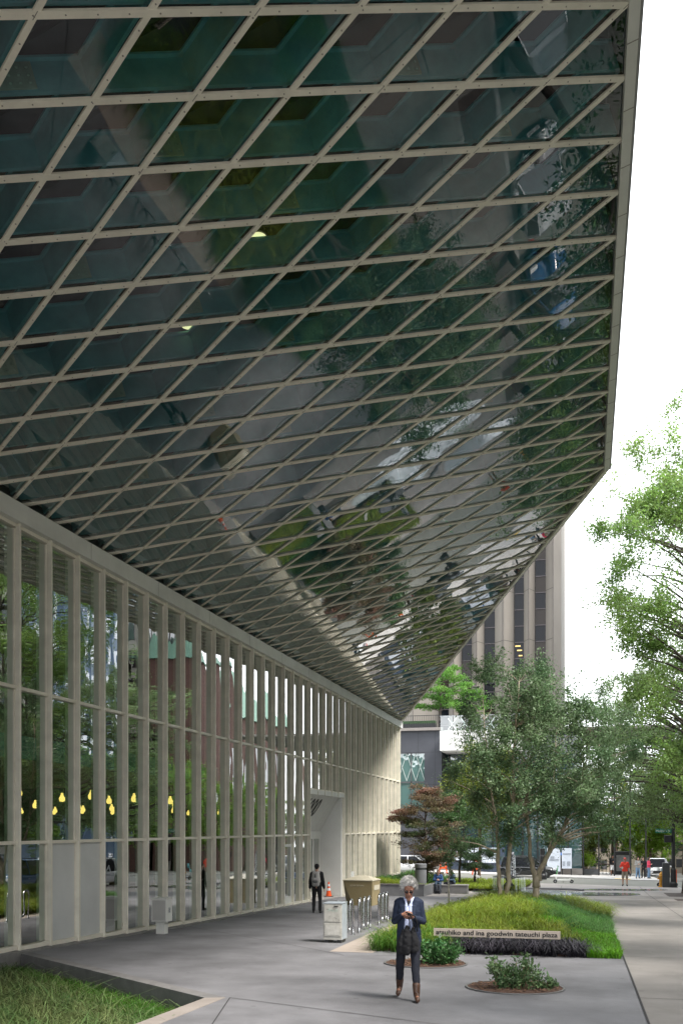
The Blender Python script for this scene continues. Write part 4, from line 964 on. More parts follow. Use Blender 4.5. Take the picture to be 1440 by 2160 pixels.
def person(label, loc, rz, J, skin, top, bot, shoe, hair, vox=.012, sleeve=1.0, legs=1.0, H=1.75, group=None, sl=1.0, hem=.0, slim=1.0, hat=None, bot_name='trousers', top_name='jacket', hoodlike=False, curl=.6, hd=None, boots=False, fem=False):
    """local frame: +Y is where the person faces, +X their right... J gives joints in metres for a 1.75 m body"""
    t = thing('person', label, 'person', loc, rz, group); t.scale = (H / 1.75,) * 3
    V = Vector; hc = V(J['head']); nk = V(J['neck']); pv = V(J['pelvis']); ch = lerp(pv, nk, .66); tilt = J.get('tilt', 0); turn = J.get('turn', 0)
    HM = Matrix.Rotation(turn, 3, 'Z') @ Matrix.Rotation(-tilt, 3, 'X'); h = lambda x, y, z: hc + HM @ V((x, y, z))
    sk = MB()
    sk.ball(hc + HM @ V((0, -.008, .03)), (.073, .092, .085), 16, 10, HM); sk.cap(h(0, .012, -.03), .062, h(0, .035, -.062), .045); sk.cap(h(-.02, .058, -.078), .022, h(.02, .058, -.078), .022)
    sk.cap(h(0, .082, .012), .009, h(0, .104, -.022), .014); sk.cap(h(-.010, .098, -.025), .009, h(.010, .098, -.025), .009)          # nose
    sk.cap(h(-.022, .084, -.052), .009, h(.022, .084, -.052), .009); sk.cap(h(-.017, .082, -.062), .009, h(.017, .082, -.062), .009)   # lips
    sk.cap(h(-.045, .070, .030), .011, h(.045, .070, .030), .011); sk.cap(h(-.048, .06, -.02), .018, h(-.045, .055, -.03), .016); sk.cap(h(.048, .06, -.02), .018, h(.045, .055, -.03), .016)
    for s in (-1, 1): sk.ball(h(s * .076, -.004, .0), (.010, .019, .030), 8, 6, HM)
    sk.cap(nk - V((0, 0, .03)), .058, h(0, -.02, -.05), .050)
    sL, sR = V(J['shL']), V(J['shR'])
    sk.cap(lerp(sL, sR, .12), .06, lerp(sL, sR, .88), .06); sk.cap(lerp(sL, sR, .3) - V((0, 0, .1)), .095, pv + V((-.04, 0, .1)), .09); sk.cap(lerp(sL, sR, .7) - V((0, 0, .1)), .095, pv + V((.04, 0, .1)), .09); sk.cap(pv - V((.06, 0, 0)), .10, pv + V((.06, 0, 0)), .10)
    cl = MB(); bt = MB(); shs = []
    g = 1.0
    for S_, s in (('L', -1), ('R', 1)):
        a, e, w = V(J['sh' + S_]), V(J['el' + S_]), V(J['wr' + S_]); sk.chain([(a, .05), (lerp(a, e, .5), .045), (e, .036), (lerp(e, w, .35), .037), (w, .024)])
        hdv = V(J.get('hd' + S_, (w - e))); pn = V(J.get('pn' + S_, (-s * .9, .3, 0))); hand(sk, w, hdv, pn, J.get('th' + S_, (0, 1, .3)), J.get('cu' + S_, curl))
        r = 1.12 * sl
        ew = lerp(e, w, .93)
        if sleeve >= 1: cl.chain([(a + V((0, 0, .0)), .068 * r), (lerp(a, e, .5), .060 * r), (e, .052 * r), (lerp(e, w, .4), .048 * r), (ew, .040 * r)])
        else: cl.chain([(a, .066 * r), (lerp(a, e, .45), .064 * r), (lerp(a, e, .8), .066 * r)])
        hp, k, an, to = V(J['hip' + S_]), V(J['kn' + S_]), V(J['an' + S_]), V(J['to' + S_])
        sk.chain([(hp, .085), (lerp(hp, k, .5), .070), (k, .052), (lerp(k, an, .3), .053), (an + V((0, 0, .03)), .036)]); sk.cap(an, .035, lerp(an, to, .6), .03)
        if legs >= 1:
            fl = .058 if not fem else .064
            bt.chain([(hp, .098 * slim), (lerp(hp, k, .5), .084 * slim), (k, .066 * slim), (lerp(k, an, .35), .064 * slim), (lerp(k, an, .92 if not boots else .70), (fl if not boots else .052) * slim)])
        else: bt.chain([(hp, .10), (lerp(hp, k, .5), .094), (lerp(hp, k, .92), .090)])
        sh = MB(); shs.append(sh); f = (to - an); f.z = 0; f = f.normalized(); up_ = V((0, 0, 1)); heel = an - f * .045 - up_ * .045; he = V((an.x, an.y, an.z - .035)) - f * .03
        sh.chain([(he, .036), (lerp(he, to, .5) + up_ * .004, .038), (to - f * .03, .036)]); sh.cap(an + up_ * .01, .043, lerp(an, to, .45), .034)
        # sole
        sh.chain([(he - up_ * .018 - f * .005, .024), (to - f * .02 - up_ * .018, .024)])
        if boots: sh.cap(an, .048, lerp(an, k, .34), .060); sh.cap(he - up_ * .02 - f * .012, .024, he - up_ * .036 - f * .012, .024)
    b0 = pv + V((0, 0, -hem)); mid = lerp(pv, ch, .5)
    for s in (-1, 1):
        cl.chain([(lerp(sL, sR, .5 + s * .36), .082), (ch + V((s * .062, .0, 0)), .118), (mid + V((s * .055, 0, 0)), .108 if not fem else .095), (pv + V((s * .065, 0, .02)), .115), (b0 + V((s * .07, 0, 0)), .118 if not hem else .112)])
    cl.cap(lerp(sL, sR, .2) + V((0, 0, .01)), .066, lerp(sL, sR, .8) + V((0, 0, .01)), .066)
    for s in (-1, 1): bt.cap(pv + V((s * .05, 0, .06)), .105, V(J['hip' + ('L' if s < 0 else 'R')]), .102 * slim)
    o = sk.build('body', skin, t); remesh(o, vox * .75)
    fo = (.018, .09)
    remesh(bt.build(bot_name, bot, t), vox, 2, fo); remesh(cl.build(top_name, top, t), vox, 2, fo); [remesh(q.build('shoe' if not boots else 'boot', shoe, t), vox * .8, 1) for q in shs]
    if hair:
        hm, kind = hair; hr = MB()
        if kind == 'short': hr.ball(hc + HM @ V((0, -.022, .052)), (.081, .092, .078), 16, 10, HM); hr.ball(hc + HM @ V((0, -.055, .0)), (.072, .05, .07), 14, 8, HM)
        if kind == 'long':
            hr.ball(hc + HM @ V((0, -.022, .05)), (.085, .095, .08), 16, 10, HM); hr.chain([(h(0, -.06, .03), .075), (h(0, -.075, -.08), .075), (h(0, -.08, -.24), .06)])
            for s in (-1, 1): hr.chain([(h(s * .065, -.01, .04), .03), (h(s * .078, -.02, -.08), .03), (h(s * .07, .0, -.2), .025)])
        if kind == 'beanie': hr.ball(hc + HM @ V((0, -.012, .05)), (.088, .102, .088), 16, 10, HM); hr.cap(h(0, -.05, .0), .07, h(0, -.02, .02), .075)
        if kind == 'cap': hr.ball(hc + HM @ V((0, -.014, .052)), (.085, .100, .075), 16, 10, HM); hr.cap(h(-.03, .10, .045), .012, h(.03, .10, .045), .012); hr.cap(h(-.035, .14, .035), .008, h(.035, .14, .035), .008); hr.cap(h(0, .09, .045), .03, h(0, .12, .04), .025)
        if kind == 'hood': hr.ball(hc + HM @ V((0, -.02, .03)), (.095, .105, .11), 16, 10, HM)
        nm = {'short': 'hair', 'long': 'hair', 'beanie': 'beanie', 'cap': 'cap', 'hood': 'hood'}.get(kind)
        if nm: remesh(hr.build(nm, hm, t), vox * .8, 1)
    t['_'] = 0; del t['_']
    return t, HM, hc
def stand(step=.0, arm='down', lean=0, tilt=0, turn=0, spread=.02):
    J = dict(head=(0, .03 + lean, 1.625), neck=(0, .0 + lean * .8, 1.47), pelvis=(0, 0, .95), shL=(-.165, lean * .7, 1.41), shR=(.165, lean * .7, 1.41),
        hipL=(-.085, 0, .90), hipR=(.085, 0, .90), knL=(-.095 - spread, .05 + step * .45, .50), knR=(.095 + spread, .04 - step * .25, .50),
        anL=(-.10 - spread, step * .9, .085 ), anR=(.10 + spread, -step * .95, .085 + abs(step) * .12), tilt=tilt, turn=turn)
    for S_, s in (('L', -1), ('R', 1)):
        a = J['an' + S_]; J['to' + S_] = (a[0] + s * .03, a[1] + .15, .045 if not (S_ == 'R' and step) else .04)
        J['el' + S_] = (s * .235, -.03 + lean * .5 + (s * step * .35), 1.12); J['wr' + S_] = (s * .25, .06 + lean * .4 + (s * step * .8), .88)
    return J
HW = mat('white_hair', (.50, .49, .475), .9, var=.2, scale=30, bump=.6, bscale=80); HB = mat('dark_hair', (.03, .02, .015), .6, var=.3, scale=20); HBR = mat('brown_hair', (.10, .055, .03), .7, var=.3, scale=20)
NAVY = mat('navy_wool', (.010, .019, .047), .8, var=.15, scale=30, bump=.3, bscale=300); JEAN = mat('dark_denim', (.009, .011, .020), .85, var=.3, scale=8, bump=.2, bscale=300)
BJEAN = mat('blue_denim', (.16, .26, .40), .85, var=.2, scale=6, bump=.1); BLK = mat('black_cloth', (.007, .007, .009), .85, var=.3, scale=10, bump=.2); BOOT = mat('brown_leather', (.065, .032, .020), .4, var=.4, scale=14, bump=.2)
SHIRT = mat('pale_blue_shirt', (.50, .56, .78), .8, var=.08, scale=20, bump=.2); REDS = mat('red_cotton', (.75, .055, .03), .8, var=.1, scale=4); KHA = mat('khaki_cotton', (.26, .22, .17), .85, var=.1); PINK = mat('pink_knit', (.75, .06, .13), .8, var=.1)
GREYC = mat('grey_cloth', (.34, .33, .32), .85, var=.15, scale=6); WHC = mat('white_cloth', (.7, .7, .72), .85, var=.08); BLUEC = mat('blue_cloth', (.03, .075, .20), .8, var=.15, scale=8); SLATE = mat('slate_blue_cloth', (.07, .11, .17), .85, var=.15); RUB = mat('black_rubber', (.02, .02, .02), .6)
# --- the walking man
PM = gp(862, 2108)
fr = math.atan2(-PM.x + 0, PM.y) # face the camera
RZ = math.pi + math.atan2(-PM.x, PM.y) * 0 + R(8)
J = dict(head=(0, .085, 1.60), neck=(0, .03, 1.455), pelvis=(0, 0, .95), shL=(-.148, .02, 1.40), shR=(.148, .02, 1.40), elL=(-.205, .0, 1.13), elR=(.205, .0, 1.13),
    wrL=(-.075, .235, 1.20), wrR=(.085, .22, 1.245), hdL=(.9, .35, .10), hdR=(-.85, .35, .25), pnL=(.1, -.6, .7), pnR=(-.3, -.5, -.7), thL=(0, .2, 1), thR=(0, .3, 1), cuL=.35, cuR=.75,
    hipL=(-.085, 0, .90), hipR=(.085, -.01, .90), knL=(-.10, .12, .50), knR=(.13, -.02, .49), anL=(-.12, .20, .09), anR=(.15, -.28, .13), toL=(-.14, .38, .045), toR=(.17, -.12, .05), tilt=R(24), turn=R(4))
man, HM, hc = person('white-haired man in a navy blazer walking and looking down at a black bag', (PM.x, PM.y, PM.z + .012), RZ, J, SKIN_D, NAVY, JEAN, BOOT, None, vox=.0065, H=1.72, sl=.88, hem=.12, slim=.94, boots=True, top_name='blazer', bot_name='jeans')
hh = lambda x, y, z: hc + HM @ Vector((x, y, z))
hr = MB(); rh = random.Random(2)
for k in range(60):
    a = rh.uniform(0, 6.28); e = rh.uniform(-.35, 1.5); d = Vector((math.cos(a) * math.cos(e), math.sin(a) * math.cos(e), math.sin(e)))
    if d.y > .25 and d.z < .55: continue
    hr.ball(hh(0, -.02, .045) + HM @ Vector((d.x * .090, d.y * .09, d.z * .102)), rh.uniform(.024, .046), 8, 6)
hr.ball(hh(0, -.03, .05), (.09, .095, .09), 14, 10)
hro = remesh(hr.build('hair', HW, man), .008, 1, (.02, .02))
wv = MB()
for k in range(3600):
    a = rh.uniform(0, 6.28); e = rh.uniform(-.4, 1.55); d = Vector((math.cos(a) * math.cos(e), math.sin(a) * math.cos(e), math.sin(e)))
    if d.y > .3 and d.z < .5: continue
    p0 = hh(0, -.02, .045) + HM @ Vector((d.x * .118, d.y * .118, d.z * .13)); dd = (HM @ d + Vector((rh.gauss(0, .5), rh.gauss(0, .5), rh.gauss(0, .4)))).normalized(); q = p0 + dd * rh.uniform(.015, .045); sd_ = dd.orthogonal().normalized() * .0022
    wv.add([p0 - sd_, p0 + sd_, q], [(0, 1, 2)])
wv.build('loose_curls', HW, hro)
sg = MB()
for s in (-1, 1): sg.ball(hh(s * .031, .098, .004), (.027, .007, .020), 12, 8, HM); sg.tube([hh(s * .057, .09, .012), hh(s * .074, .04, .014), hh(s * .078, -.01, .01)], .003, 6)
sg.tube([hh(-.012, .104, .010), hh(.012, .104, .010)], .003, 6); sg.build('sunglasses', mat('dark_lens', (.01, .01, .012), .12), man, smooth=True)
# shirt front, lapels, collar, pocket
st = MB()
for s in (-1, 1): st.chain([(Vector((s * .028, .108, 1.36)), .032), (Vector((s * .026, .135, 1.22)), .03), (Vector((s * .035, .13, 1.08)), .03), (Vector((s * .045, .125, .99)), .022)])
st.chain([(Vector((0, .10, 1.36)), .03), (Vector((0, .13, 1.2)), .03), (Vector((0, .12, 1.02)), .02)])
for s in (-1, 1): st.chain([(Vector((s * .07, .02, 1.47)), .018), (Vector((s * .045, .085, 1.44)), .02), (Vector((s * .03, .118, 1.375)), .014)])
remesh(st.build('shirt', SHIRT, man), .006, 2, (.008, .04))
lp = MB()
for s in (-1, 1):
    a, b, c, d = Vector((s * .085, .02, 1.465)), Vector((s * .050, .135, 1.36)), Vector((s * .056, .172, 1.20)), Vector((s * .075, .168, 1.02))
    o1 = Vector((s * .04, -.012, 0))
    vs_ = [a, b, c, d, d + o1 * .3, c + o1 * 1.1, b + o1 * 1.5, a + o1 * .5]; vs_ += [p + Vector((0, -.012, 0)) for p in vs_]
    lp.add(vs_, [(0, 1, 6, 7), (1, 2, 5, 6), (2, 3, 4, 5), (8, 15, 14, 9), (9, 14, 13, 10), (10, 13, 12, 11), (0, 8, 9, 1), (1, 9, 10, 2), (2, 10, 11, 3)])
lp.build('lapels', NAVY, man)
nu = MB().cap((0, .105, 1.425), .016, (0, .135, 1.375), .010); nu.build('black_collar', BLK, man, smooth=True)
wt = MB().tube([(-.085 + .035 * math.cos(a) * .3 - .02, .225 + .034 * math.sin(a), 1.195 + .034 * math.cos(a)) for a in [k * .5 for k in range(14)]], .006, 6); wt.build('watch', BLACKM, man)
# jacket opening flaps (skirts)
bag = thing('shopping_bag', 'black cloth bag hanging by its handles from the walking man\'s hands', 'bag', tuple(man.location), RZ); bag.scale = man.scale
bb = MB(); bb.chain([(Vector((-.07, .21, 1.04)), .03), (Vector((-.085, .20, .90)), .06), (Vector((-.085, .19, .76)), .07)]).chain([(Vector((.02, .22, 1.06)), .03), (Vector((.02, .21, .90)), .07), (Vector((.03, .19, .73)), .075)]).chain([(Vector((.07, .20, 1.0)), .03), (Vector((.10, .19, .86)), .06), (Vector((.10, .17, .73)), .065)])
remesh(bb.build('bag_body', BLK, bag), .008, 3, (.035, .08))
MB().tube([(-.10, .23, 1.05), (-.075, .29, 1.15), (-.03, .305, 1.24), (.02, .30, 1.285), (.0, .285, 1.26), (-.02, .28, 1.15), (-.02, .25, 1.04)], .008, 8).tube([(-.13, .21, 1.0), (-.125, .285, 1.15), (-.10, .30, 1.225), (-.03, .31, 1.265), (.03, .29, 1.28)], .009, 8).build('handles', BLK, bag, smooth=True)
# --- others
def face(p, to): d = Vector(to) - Vector(p); return math.atan2(-d.x, d.y)
pb = gp(668, 1926); 
m2, HM2, hc2 = person('person seen from behind in black with a grey backpack near the entrance', tuple(pb), R(6), stand(.03), SKIN_L, BLK, BLK, RUB, (BLK, 'beanie'), H=1.74)
bp_ = thing('backpack', 'grey backpack on the back of the person in black', 'backpack', tuple(pb), R(6))
bm_ = MB().chain([(Vector((-.05, -.20, 1.40)), .09), (Vector((-.05, -.22, 1.2)), .115), (Vector((-.05, -.21, 1.04)), .09)]).chain([(Vector((.05, -.20, 1.40)), .09), (Vector((.05, -.22, 1.2)), .115), (Vector((.05, -.21, 1.04)), .09)])
remesh(bm_.build('pack_body', GREYC, bp_), .012, 2, (.02, .08)); MB().cap((-.05, -.31, 1.14), .05, (.05, -.31, 1.14), .05).cap((0, -.315, 1.37), .03, (.0, -.325, 1.30), .03).build('front_pocket', mat('pack_dark', (.12, .12, .12), .8), bp_, smooth=True)
for s in (-1, 1): MB().tube([(s * .11, -.14, 1.42), (s * .12, -.03, 1.505), (s * .12, .10, 1.46), (s * .135, .12, 1.3), (s * .14, -.12, 1.1)], .016, 6).build('strap', GREYC, bp_, smooth=True)
pr = gp(1317, 1869); cam0 = (0, 0, 0)
J = stand(.06); J['elR'] = (.27, .0, 1.12); J['wrR'] = (.17, .22, 1.12); J['wrL'] = (-.30, .08, .88)
person('man in a bright red shirt, red cap and khaki shorts crossing towards the plaza', tuple(pr), face(pr, cam0), J, SKIN_L, REDS, KHA, BLK, (mat('red_cap', (.6, .08, .06), .7), 'cap'), H=1.78, sleeve=.5, legs=.5, top_name='shirt', bot_name='shorts')
cpp = thing('paper_cup', 'white paper cup in the right hand of the man in the red shirt', 'cup', tuple(pr), face(pr, cam0)); MB().lathe((.15, .32, 1.08), [(.03, 0), (.042, .13), (.044, .135)], 14).build('cup', WHC, cpp)
pw = gp(1291, 1847)
J = stand(0); J['wrL'] = (-.10, .24, 1.15); J['wrR'] = (.22, .05, .9)
person('man in a black hooded top and white shorts beside the black kiosk', tuple(pw), face(pw, cam0), J, SKIN_D, BLK, WHC, BLK, (BLK, 'hood'), H=1.86, legs=.5, top_name='hooded_top', bot_name='shorts')
for px, fy, H, tp_, bt_, hr_, lb, tr_ in ((1344, 1853, 1.70, GREYC, BJEAN, HB, 'long-haired woman in a pale top and blue jeans, leftmost of the three women', .5), (1356, 1852, 1.68, BLK, BLK, HB, 'woman dressed all in black standing between two women in jeans', -.4), (1367, 1853, 1.70, PINK, BJEAN, HB, 'woman in a bright pink top and blue jeans turned sideways', 1.3)):
    p = gp(px, fy); J = stand(.02); J['elR'] = (.25, .02, 1.13); J['wrR'] = (.10, .20, 1.18)
    person(lb, tuple(p), face(p, cam0) + tr_, J, SKIN_L, tp_, bt_, RUB, (hr_, 'long'), H=H, top_name='top', bot_name='jeans', fem=True)
# bench and seated pair
pq = gp(951, 1885); bz = pq.z
bn = thing('concrete_bench', 'low concrete bench with two people seated at its left end', 'bench', (pq.x, pq.y, bz))
MB().obox((-.15, .25, .20), (2.0, .55, .42)).build('base', mat('bench_concrete', (.22, .215, .215), .75, var=.12, bump=.1), bn, bevel=.01)
MB().obox((-.15, .25, .445), (2.06, .6, .06)).build('seat_slab', mat('bench_top', (.30, .29, .28), .7, var=.1), bn, bevel=.01)
def sit(tilt=.3, turn=0):
    return dict(head=(0, .10, 1.13 + .0), neck=(0, .03, .98), pelvis=(0, -.02, .56), shL=(-.165, .02, .93), shR=(.165, .02, .93), elL=(-.23, .1, .70), elR=(.23, .1, .70), wrL=(-.07, .30, .72), wrR=(.07, .30, .72), hdL=(.5, .6, .2), hdR=(-.5, .6, .2),
        hipL=(-.09, 0, .54), hipR=(.09, 0, .54), knL=(-.11, .42, .53), knR=(.11, .42, .53), anL=(-.12, .40, .085), anR=(.12, .42, .085), toL=(-.14, .55, .045), toR=(.14, .57, .045), tilt=tilt, turn=turn)
pa = gp(921, 1885); pa2 = (pa.x, pa.y + .45, bz)
person('seated man in a blue jumper and jeans looking down beside a rucksack', pa2, math.pi + .1, sit(.45), SKIN_L, BLUEC, BJEAN if False else SLATE, RUB, (HBR, 'short'), top_name='jumper', bot_name='jeans')
pa = gp(951, 1885); pa3 = (pa.x, pa.y + .45, bz)
person('seated person with dark hair in a slate blue jacket, right of the seated man', pa3, math.pi - .75, sit(.35), SKIN_L, SLATE, JEAN, RUB, (HB, 'long'), top_name='jacket', bot_name='jeans', fem=True)
rk = thing('rucksack', 'dark grey rucksack on the ground at the seated man\'s feet', 'backpack', tuple(gp(924, 1885) + Vector((0, -.12, 0))))
remesh(MB().chain([(Vector((-.07, 0, .1)), .11), (Vector((-.06, .02, .42)), .09)]).chain([(Vector((.07, 0, .1)), .11), (Vector((.06, .02, .42)), .09)]).build('pack_body', mat('rucksack_grey', (.05, .055, .07), .8, var=.3, scale=10), rk), .012, 2, (.03, .07)); MB().cap((-.05, -.11, .14), .06, (.05, -.11, .14), .06).build('front_pocket', BLK, rk, smooth=True)
# ================================================================== STREET FURNITURE AND VEHICLES
# newspaper box
p = gp(701, 1989); nb = thing('newspaper_box', 'scuffed white metal newspaper box with a green scribble, before the bike racks', 'newspaper box', tuple(p))
NWM = mat('scuffed_white_metal', (.34, .33, .30), .5, scale=7, col2=(.50, .49, .455), bump=.08); NWS = mat('blue_grey_metal', (.30, .34, .38), .5, var=.15, scale=5)
MB().obox((0, .26, .50), (.45, .5, .86)).build('cabinet', NWM, nb, bevel=.008)
MB().obox((.227, .26, .50), (.006, .48, .84)).build('side_panel', NWS, nb)
d_ = MB().obox((0, .003, .70), (.40, .018, .40)).build('door', NWM, nb, bevel=.004); MB().obox((.09, -.012, .87), (.10, .02, .025)).build('handle', BLACKM, d_)
MB().obox((0, .003, .31), (.40, .014, .30)).build('lower_panel', NWM, nb, bevel=.004)
MB().obox((0, -.004, .30), (.33, .008, .22)).build('inset_panel', mat('pale_scuffed', (.46, .45, .42), .6, var=.2, scale=9), nb)
MB().obox((0, .26, .935), (.48, .54, .015)).build('top', NWS, nb)
for s in (-1, 1): MB().obox((s * .15, .26, .035), (.10, .44, .07)).build('foot', BLACKM, nb)
gr = MB(); rg = random.Random(5)
text_mesh('green_scribble', 'Smolt', .105, mat('mint_paint', (.25, .62, .52), .6), Matrix.Translation((-.12, -.0085, .74)) @ Matrix.Rotation(R(90), 4, 'X'), nb, shear=.25, ext=.0015, off=-.004)
for q in range(16): gr.obox((rg.uniform(-.19, .19), -.0075, rg.uniform(.52, .88)), (rg.uniform(.01, .06), .002, rg.uniform(.003, .012)), M=Matrix.Rotation(rg.uniform(-.5, .5), 3, 'Y'))
gr.build('scuff_marks', mat('scuffs', (.22, .21, .19), .8), nb)
# bike racks
def rack(label, a, b, loops):
    a, b = Vector(a), Vector(b); d = (b - a); L = d.length; d = d / L; t = thing('bike_rack', label, 'bike rack', (a.x, a.y, a.z), group='wave bike racks')
    n = loops * 2 - 1; s = L / n; P = [Vector((0, 0, .0))]; r = s / 2; H = .92; b_rel = b - a
    for k in range(n):
        c = d * (s * k + r); up_ = k % 2 == 0
        for q in range(9):
            an = math.pi * (1 - q / 8); P.append(c + d * r * math.cos(an) + Vector((0, 0, (H - r + r * math.sin(an)) if up_ else (.10 + r - r * math.sin(an)))))
    P.append(Vector((b_rel.x, b_rel.y, b_rel.z)))
    MB().tube(P, .030, 12).build('wave_tube', CHROME, t, smooth=True)
    for q in (P[0], P[-1]): MB().lathe(q, [(.075, .0), (.075, .012), (.035, .016)], 16).build('foot_plate', CHROME, t)
    for q in (P[1], P[-2]): pass
def wp(v, u): return (v, u, gz(v, u))
rack('nearest wave-shaped steel bike rack, partly hidden behind the white newspaper box', wp(-6.0, 22.85), wp(-5.92, 24.25), 3)
rack('middle wave-shaped steel bike rack in front of the gold book drop', wp(-5.90, 24.85), wp(-5.93, 26.35), 3)
rack('farthest wave-shaped steel bike rack, beside the walking man\'s shoulder', wp(-5.95, 27.6), wp(-5.98, 29.1), 3)
# book return
GOLD = mat('gold_painted_metal', (.25, .20, .105), .42, var=.08, scale=2, bump=.05); GOLD2 = mat('pale_top_metal', (.50, .46, .36), .3, var=.1)
p = gp(784, 1911); br = thing('book_drop', 'gold faceted metal book drop box with a pale hipped top beside the entrance', 'book drop', (p.x, p.y, p.z), R(-6))
W_, Dp, Hh_ = 1.22, 1.0, 1.0
MB().add([(-W_ + .42, 0, 0), (0, 0, 0), (0, Dp, 0), (-W_ + .42, Dp, 0), (-W_, -.02, Hh_), (.02, -.02, Hh_), (.02, Dp, Hh_), (-W_, Dp, Hh_), (-W_ + .03, .3, 0)],
    [(0, 3, 2, 1), (0, 1, 5, 4), (1, 2, 6, 5), (2, 3, 7, 6), (8, 0, 4), (3, 8, 4, 7), (4, 5, 6, 7), (0, 8, 3)]).build('box', GOLD, br)
MB().add([(-W_ - .02, -.04, Hh_ + .002), (.04, -.04, Hh_ + .002), (.04, Dp + .02, Hh_ + .002), (-W_ - .02, Dp + .02, Hh_ + .002), (-W_ - .02, -.04, Hh_ + .03), (.04, -.04, Hh_ + .03), (.04, Dp + .02, Hh_ + .03), (-W_ - .02, Dp + .02, Hh_ + .03), (-W_ + .45, .5, Hh_ + .20), (-.35, .5, Hh_ + .20)],
    [(0, 3, 2, 1), (0, 1, 5, 4), (1, 2, 6, 5), (2, 3, 7, 6), (3, 0, 4, 7), (4, 5, 9, 8), (5, 6, 9), (6, 7, 8, 9), (7, 4, 8)]).build('top', GOLD2, br)
text_mesh('lettering', 'BOOK RETURN', .085, GOLD2, Matrix.Translation((-.92, -.018, .78)) @ Matrix.Rotation(R(90), 4, 'X'), br, ext=.004)
MB().obox((.012, .55, .72), (.03, .7, .2)).build('slot_flap', GOLD2, br)
# cones
def cone(label, p, s=1.0, cat='traffic cone'):
    t = thing('traffic_cone', label, cat, tuple(p)); t.scale = (s, s, s)
    MB().obox((0, 0, .02), (.36, .36, .035)).build('base', RUB, t, bevel=.01); MB().lathe((0, 0, 0), [(.14, .038), (.105, .22), (.032, .70), (.02, .71)], 24).build('cone', ORANGE, t, smooth=False)
    for z0, z1 in ((.30, .42), (.50, .60)):
        rr = lambda z: .105 - (z - .22) * (.073 / .48) + .003
        MB().lathe((0, 0, 0), [(rr(z0), z0), (rr(z1), z1)], 24).build('reflective_band', WHC, t)
    return t
cone('orange traffic cone with white bands standing in the entrance recess', Vector((-11.75, 43.3, gz(-11.75, 43.3) + .03)))
struct(sheet('entrance_step', rect(-12.4, FV + .05, 38.75, 44.1), .006, mat('entrance_concrete', (.34, .32, .31), .8), thick=.03))
# electrical box on a post by the glass wall
p = gp(333, 1969); ub = thing('utility_box', 'pale metal utility box on a short pedestal against the glass wall', 'utility box', (p.x + .12, p.y, p.z))
MB().obox((0, 0, .16), (.24, .22, .34)).build('pedestal', PAINT2, ub, bevel=.004); c_ = MB().obox((0, 0, .62), (.42, .36, .60)).build('cabinet', PAINT2, ub, bevel=.01)
MB().obox((0, 0, .93), (.46, .40, .03)).build('lid', PAINT2, ub, bevel=.006); MB().obox((.22, -.02, .62), (.03, .05, .13)).build('latch', CHROME, ub)
MB().obox((0, -.183, .62), (.36, .006, .52)).build('door', mat('pale_grey_door', (.43, .42, .40), .5, var=.05), ub)
# round pillar by the bench
p = gp(887, 1885); gp_ = thing('concrete_pillar', 'round grey pillar with a dark ring under its cap behind the walking man', 'pillar', tuple(p))
PG = mat('pillar_grey', (.22, .225, .24), .6, var=.08, scale=2, bump=.05)
MB().lathe((0, 0, 0), [(.30, 0), (.30, 1.24)], 28).build('shaft', PG, gp_); MB().lathe((0, 0, 0), [(.275, 1.245), (.275, 1.36)], 28).build('dark_ring', mat('dark_ring', (.07, .075, .08), .5), gp_); MB().lathe((0, 0, 0), [(.305, 1.365), (.305, 1.55), (.28, 1.57)], 28).build('cap', PG, gp_)
# plaza name sign
a = at(914, 1974, u=20.3); b = at(1181, 1979, u=20.3); ta = at(914, 1957.5, u=20.3)
sg_ = thing('plaza_name_sign', 'long thin tan sign strip reading atsuhiko and ina goodwin tateuchi plaza', 'sign', (a.x, 20.3, a.z))
Wd = b.x - a.x; th = ta.z - a.z
mb = MB(); rot = math.atan2(b.z - a.z, Wd) * .6
MB().obox((Wd / 2, 0, th / 2), (Wd, .03, th)).build('plate', mat('sign_tan', (.40, .34, .29), .5, var=.05), sg_, bevel=.003)
tx = text_mesh('lettering', 'atsuhiko and ina goodwin tateuchi plaza', .136, mat('sign_black', (.008, .008, .008), .5), Matrix.Rotation(R(90), 4, 'X'), sg_, ext=.002, off=.0022, align='LEFT')
xs = [v.co.x for v in tx.data.vertices]; w_ = max(xs) - min(xs); k_ = (Wd - .11) / w_
tx.data.transform(Matrix.Translation((.055, -.0185, .045)) @ Matrix.Diagonal((k_, 1, 1, 1)) @ Matrix.Translation((-min(xs), 0, 0)))
for f in (.12, .5, .88): MB().obox((Wd * f, .03, -.2), (.03, .02, .5)).build('post', BLACKM, sg_)
sg_.rotation_euler = (0, -rot * 0, 0)
# fountain
p = gp(1072, 1880); fn = thing('fountain', 'dark bronze fountain with a tall wet figure, a wide dripping dish and a shallow basin', 'fountain', (p.x, p.y, p.z))
fn.scale = (.74,) * 3
BRZ = mat('wet_bronze', (.16, .16, .17), .22, metal=.8, var=.5, scale=10, bump=.6, bscale=30)
WAT = glass('water', (.75, .8, .82), f0=.12, power=2.6, wav=.06, wscale=5, opaque=(.50, .56, .60))  # reflected sky put into the pale base colour of the pool
FALL = mat('falling_water', (.75, .78, .8), .25, var=.2, scale=14, trans=.4)
fm = MB(); fm.lathe((0, 0, 0), [(.55, .0), (.35, .06), (.22, .3), (.14, .55), (.16, .75), (.30, .95)], 16)
rr_ = random.Random(8)
for k in range(7): a = k * .9; fm.chain([(Vector((.12 * math.cos(a), .12 * math.sin(a), .7)), .07), (Vector((.35 * math.cos(a), .3 * math.sin(a), .45)), .06), (Vector((.5 * math.cos(a), .4 * math.sin(a), .08)), .05)])
remesh(fm.build('stem', BRZ, fn), .02, 1)
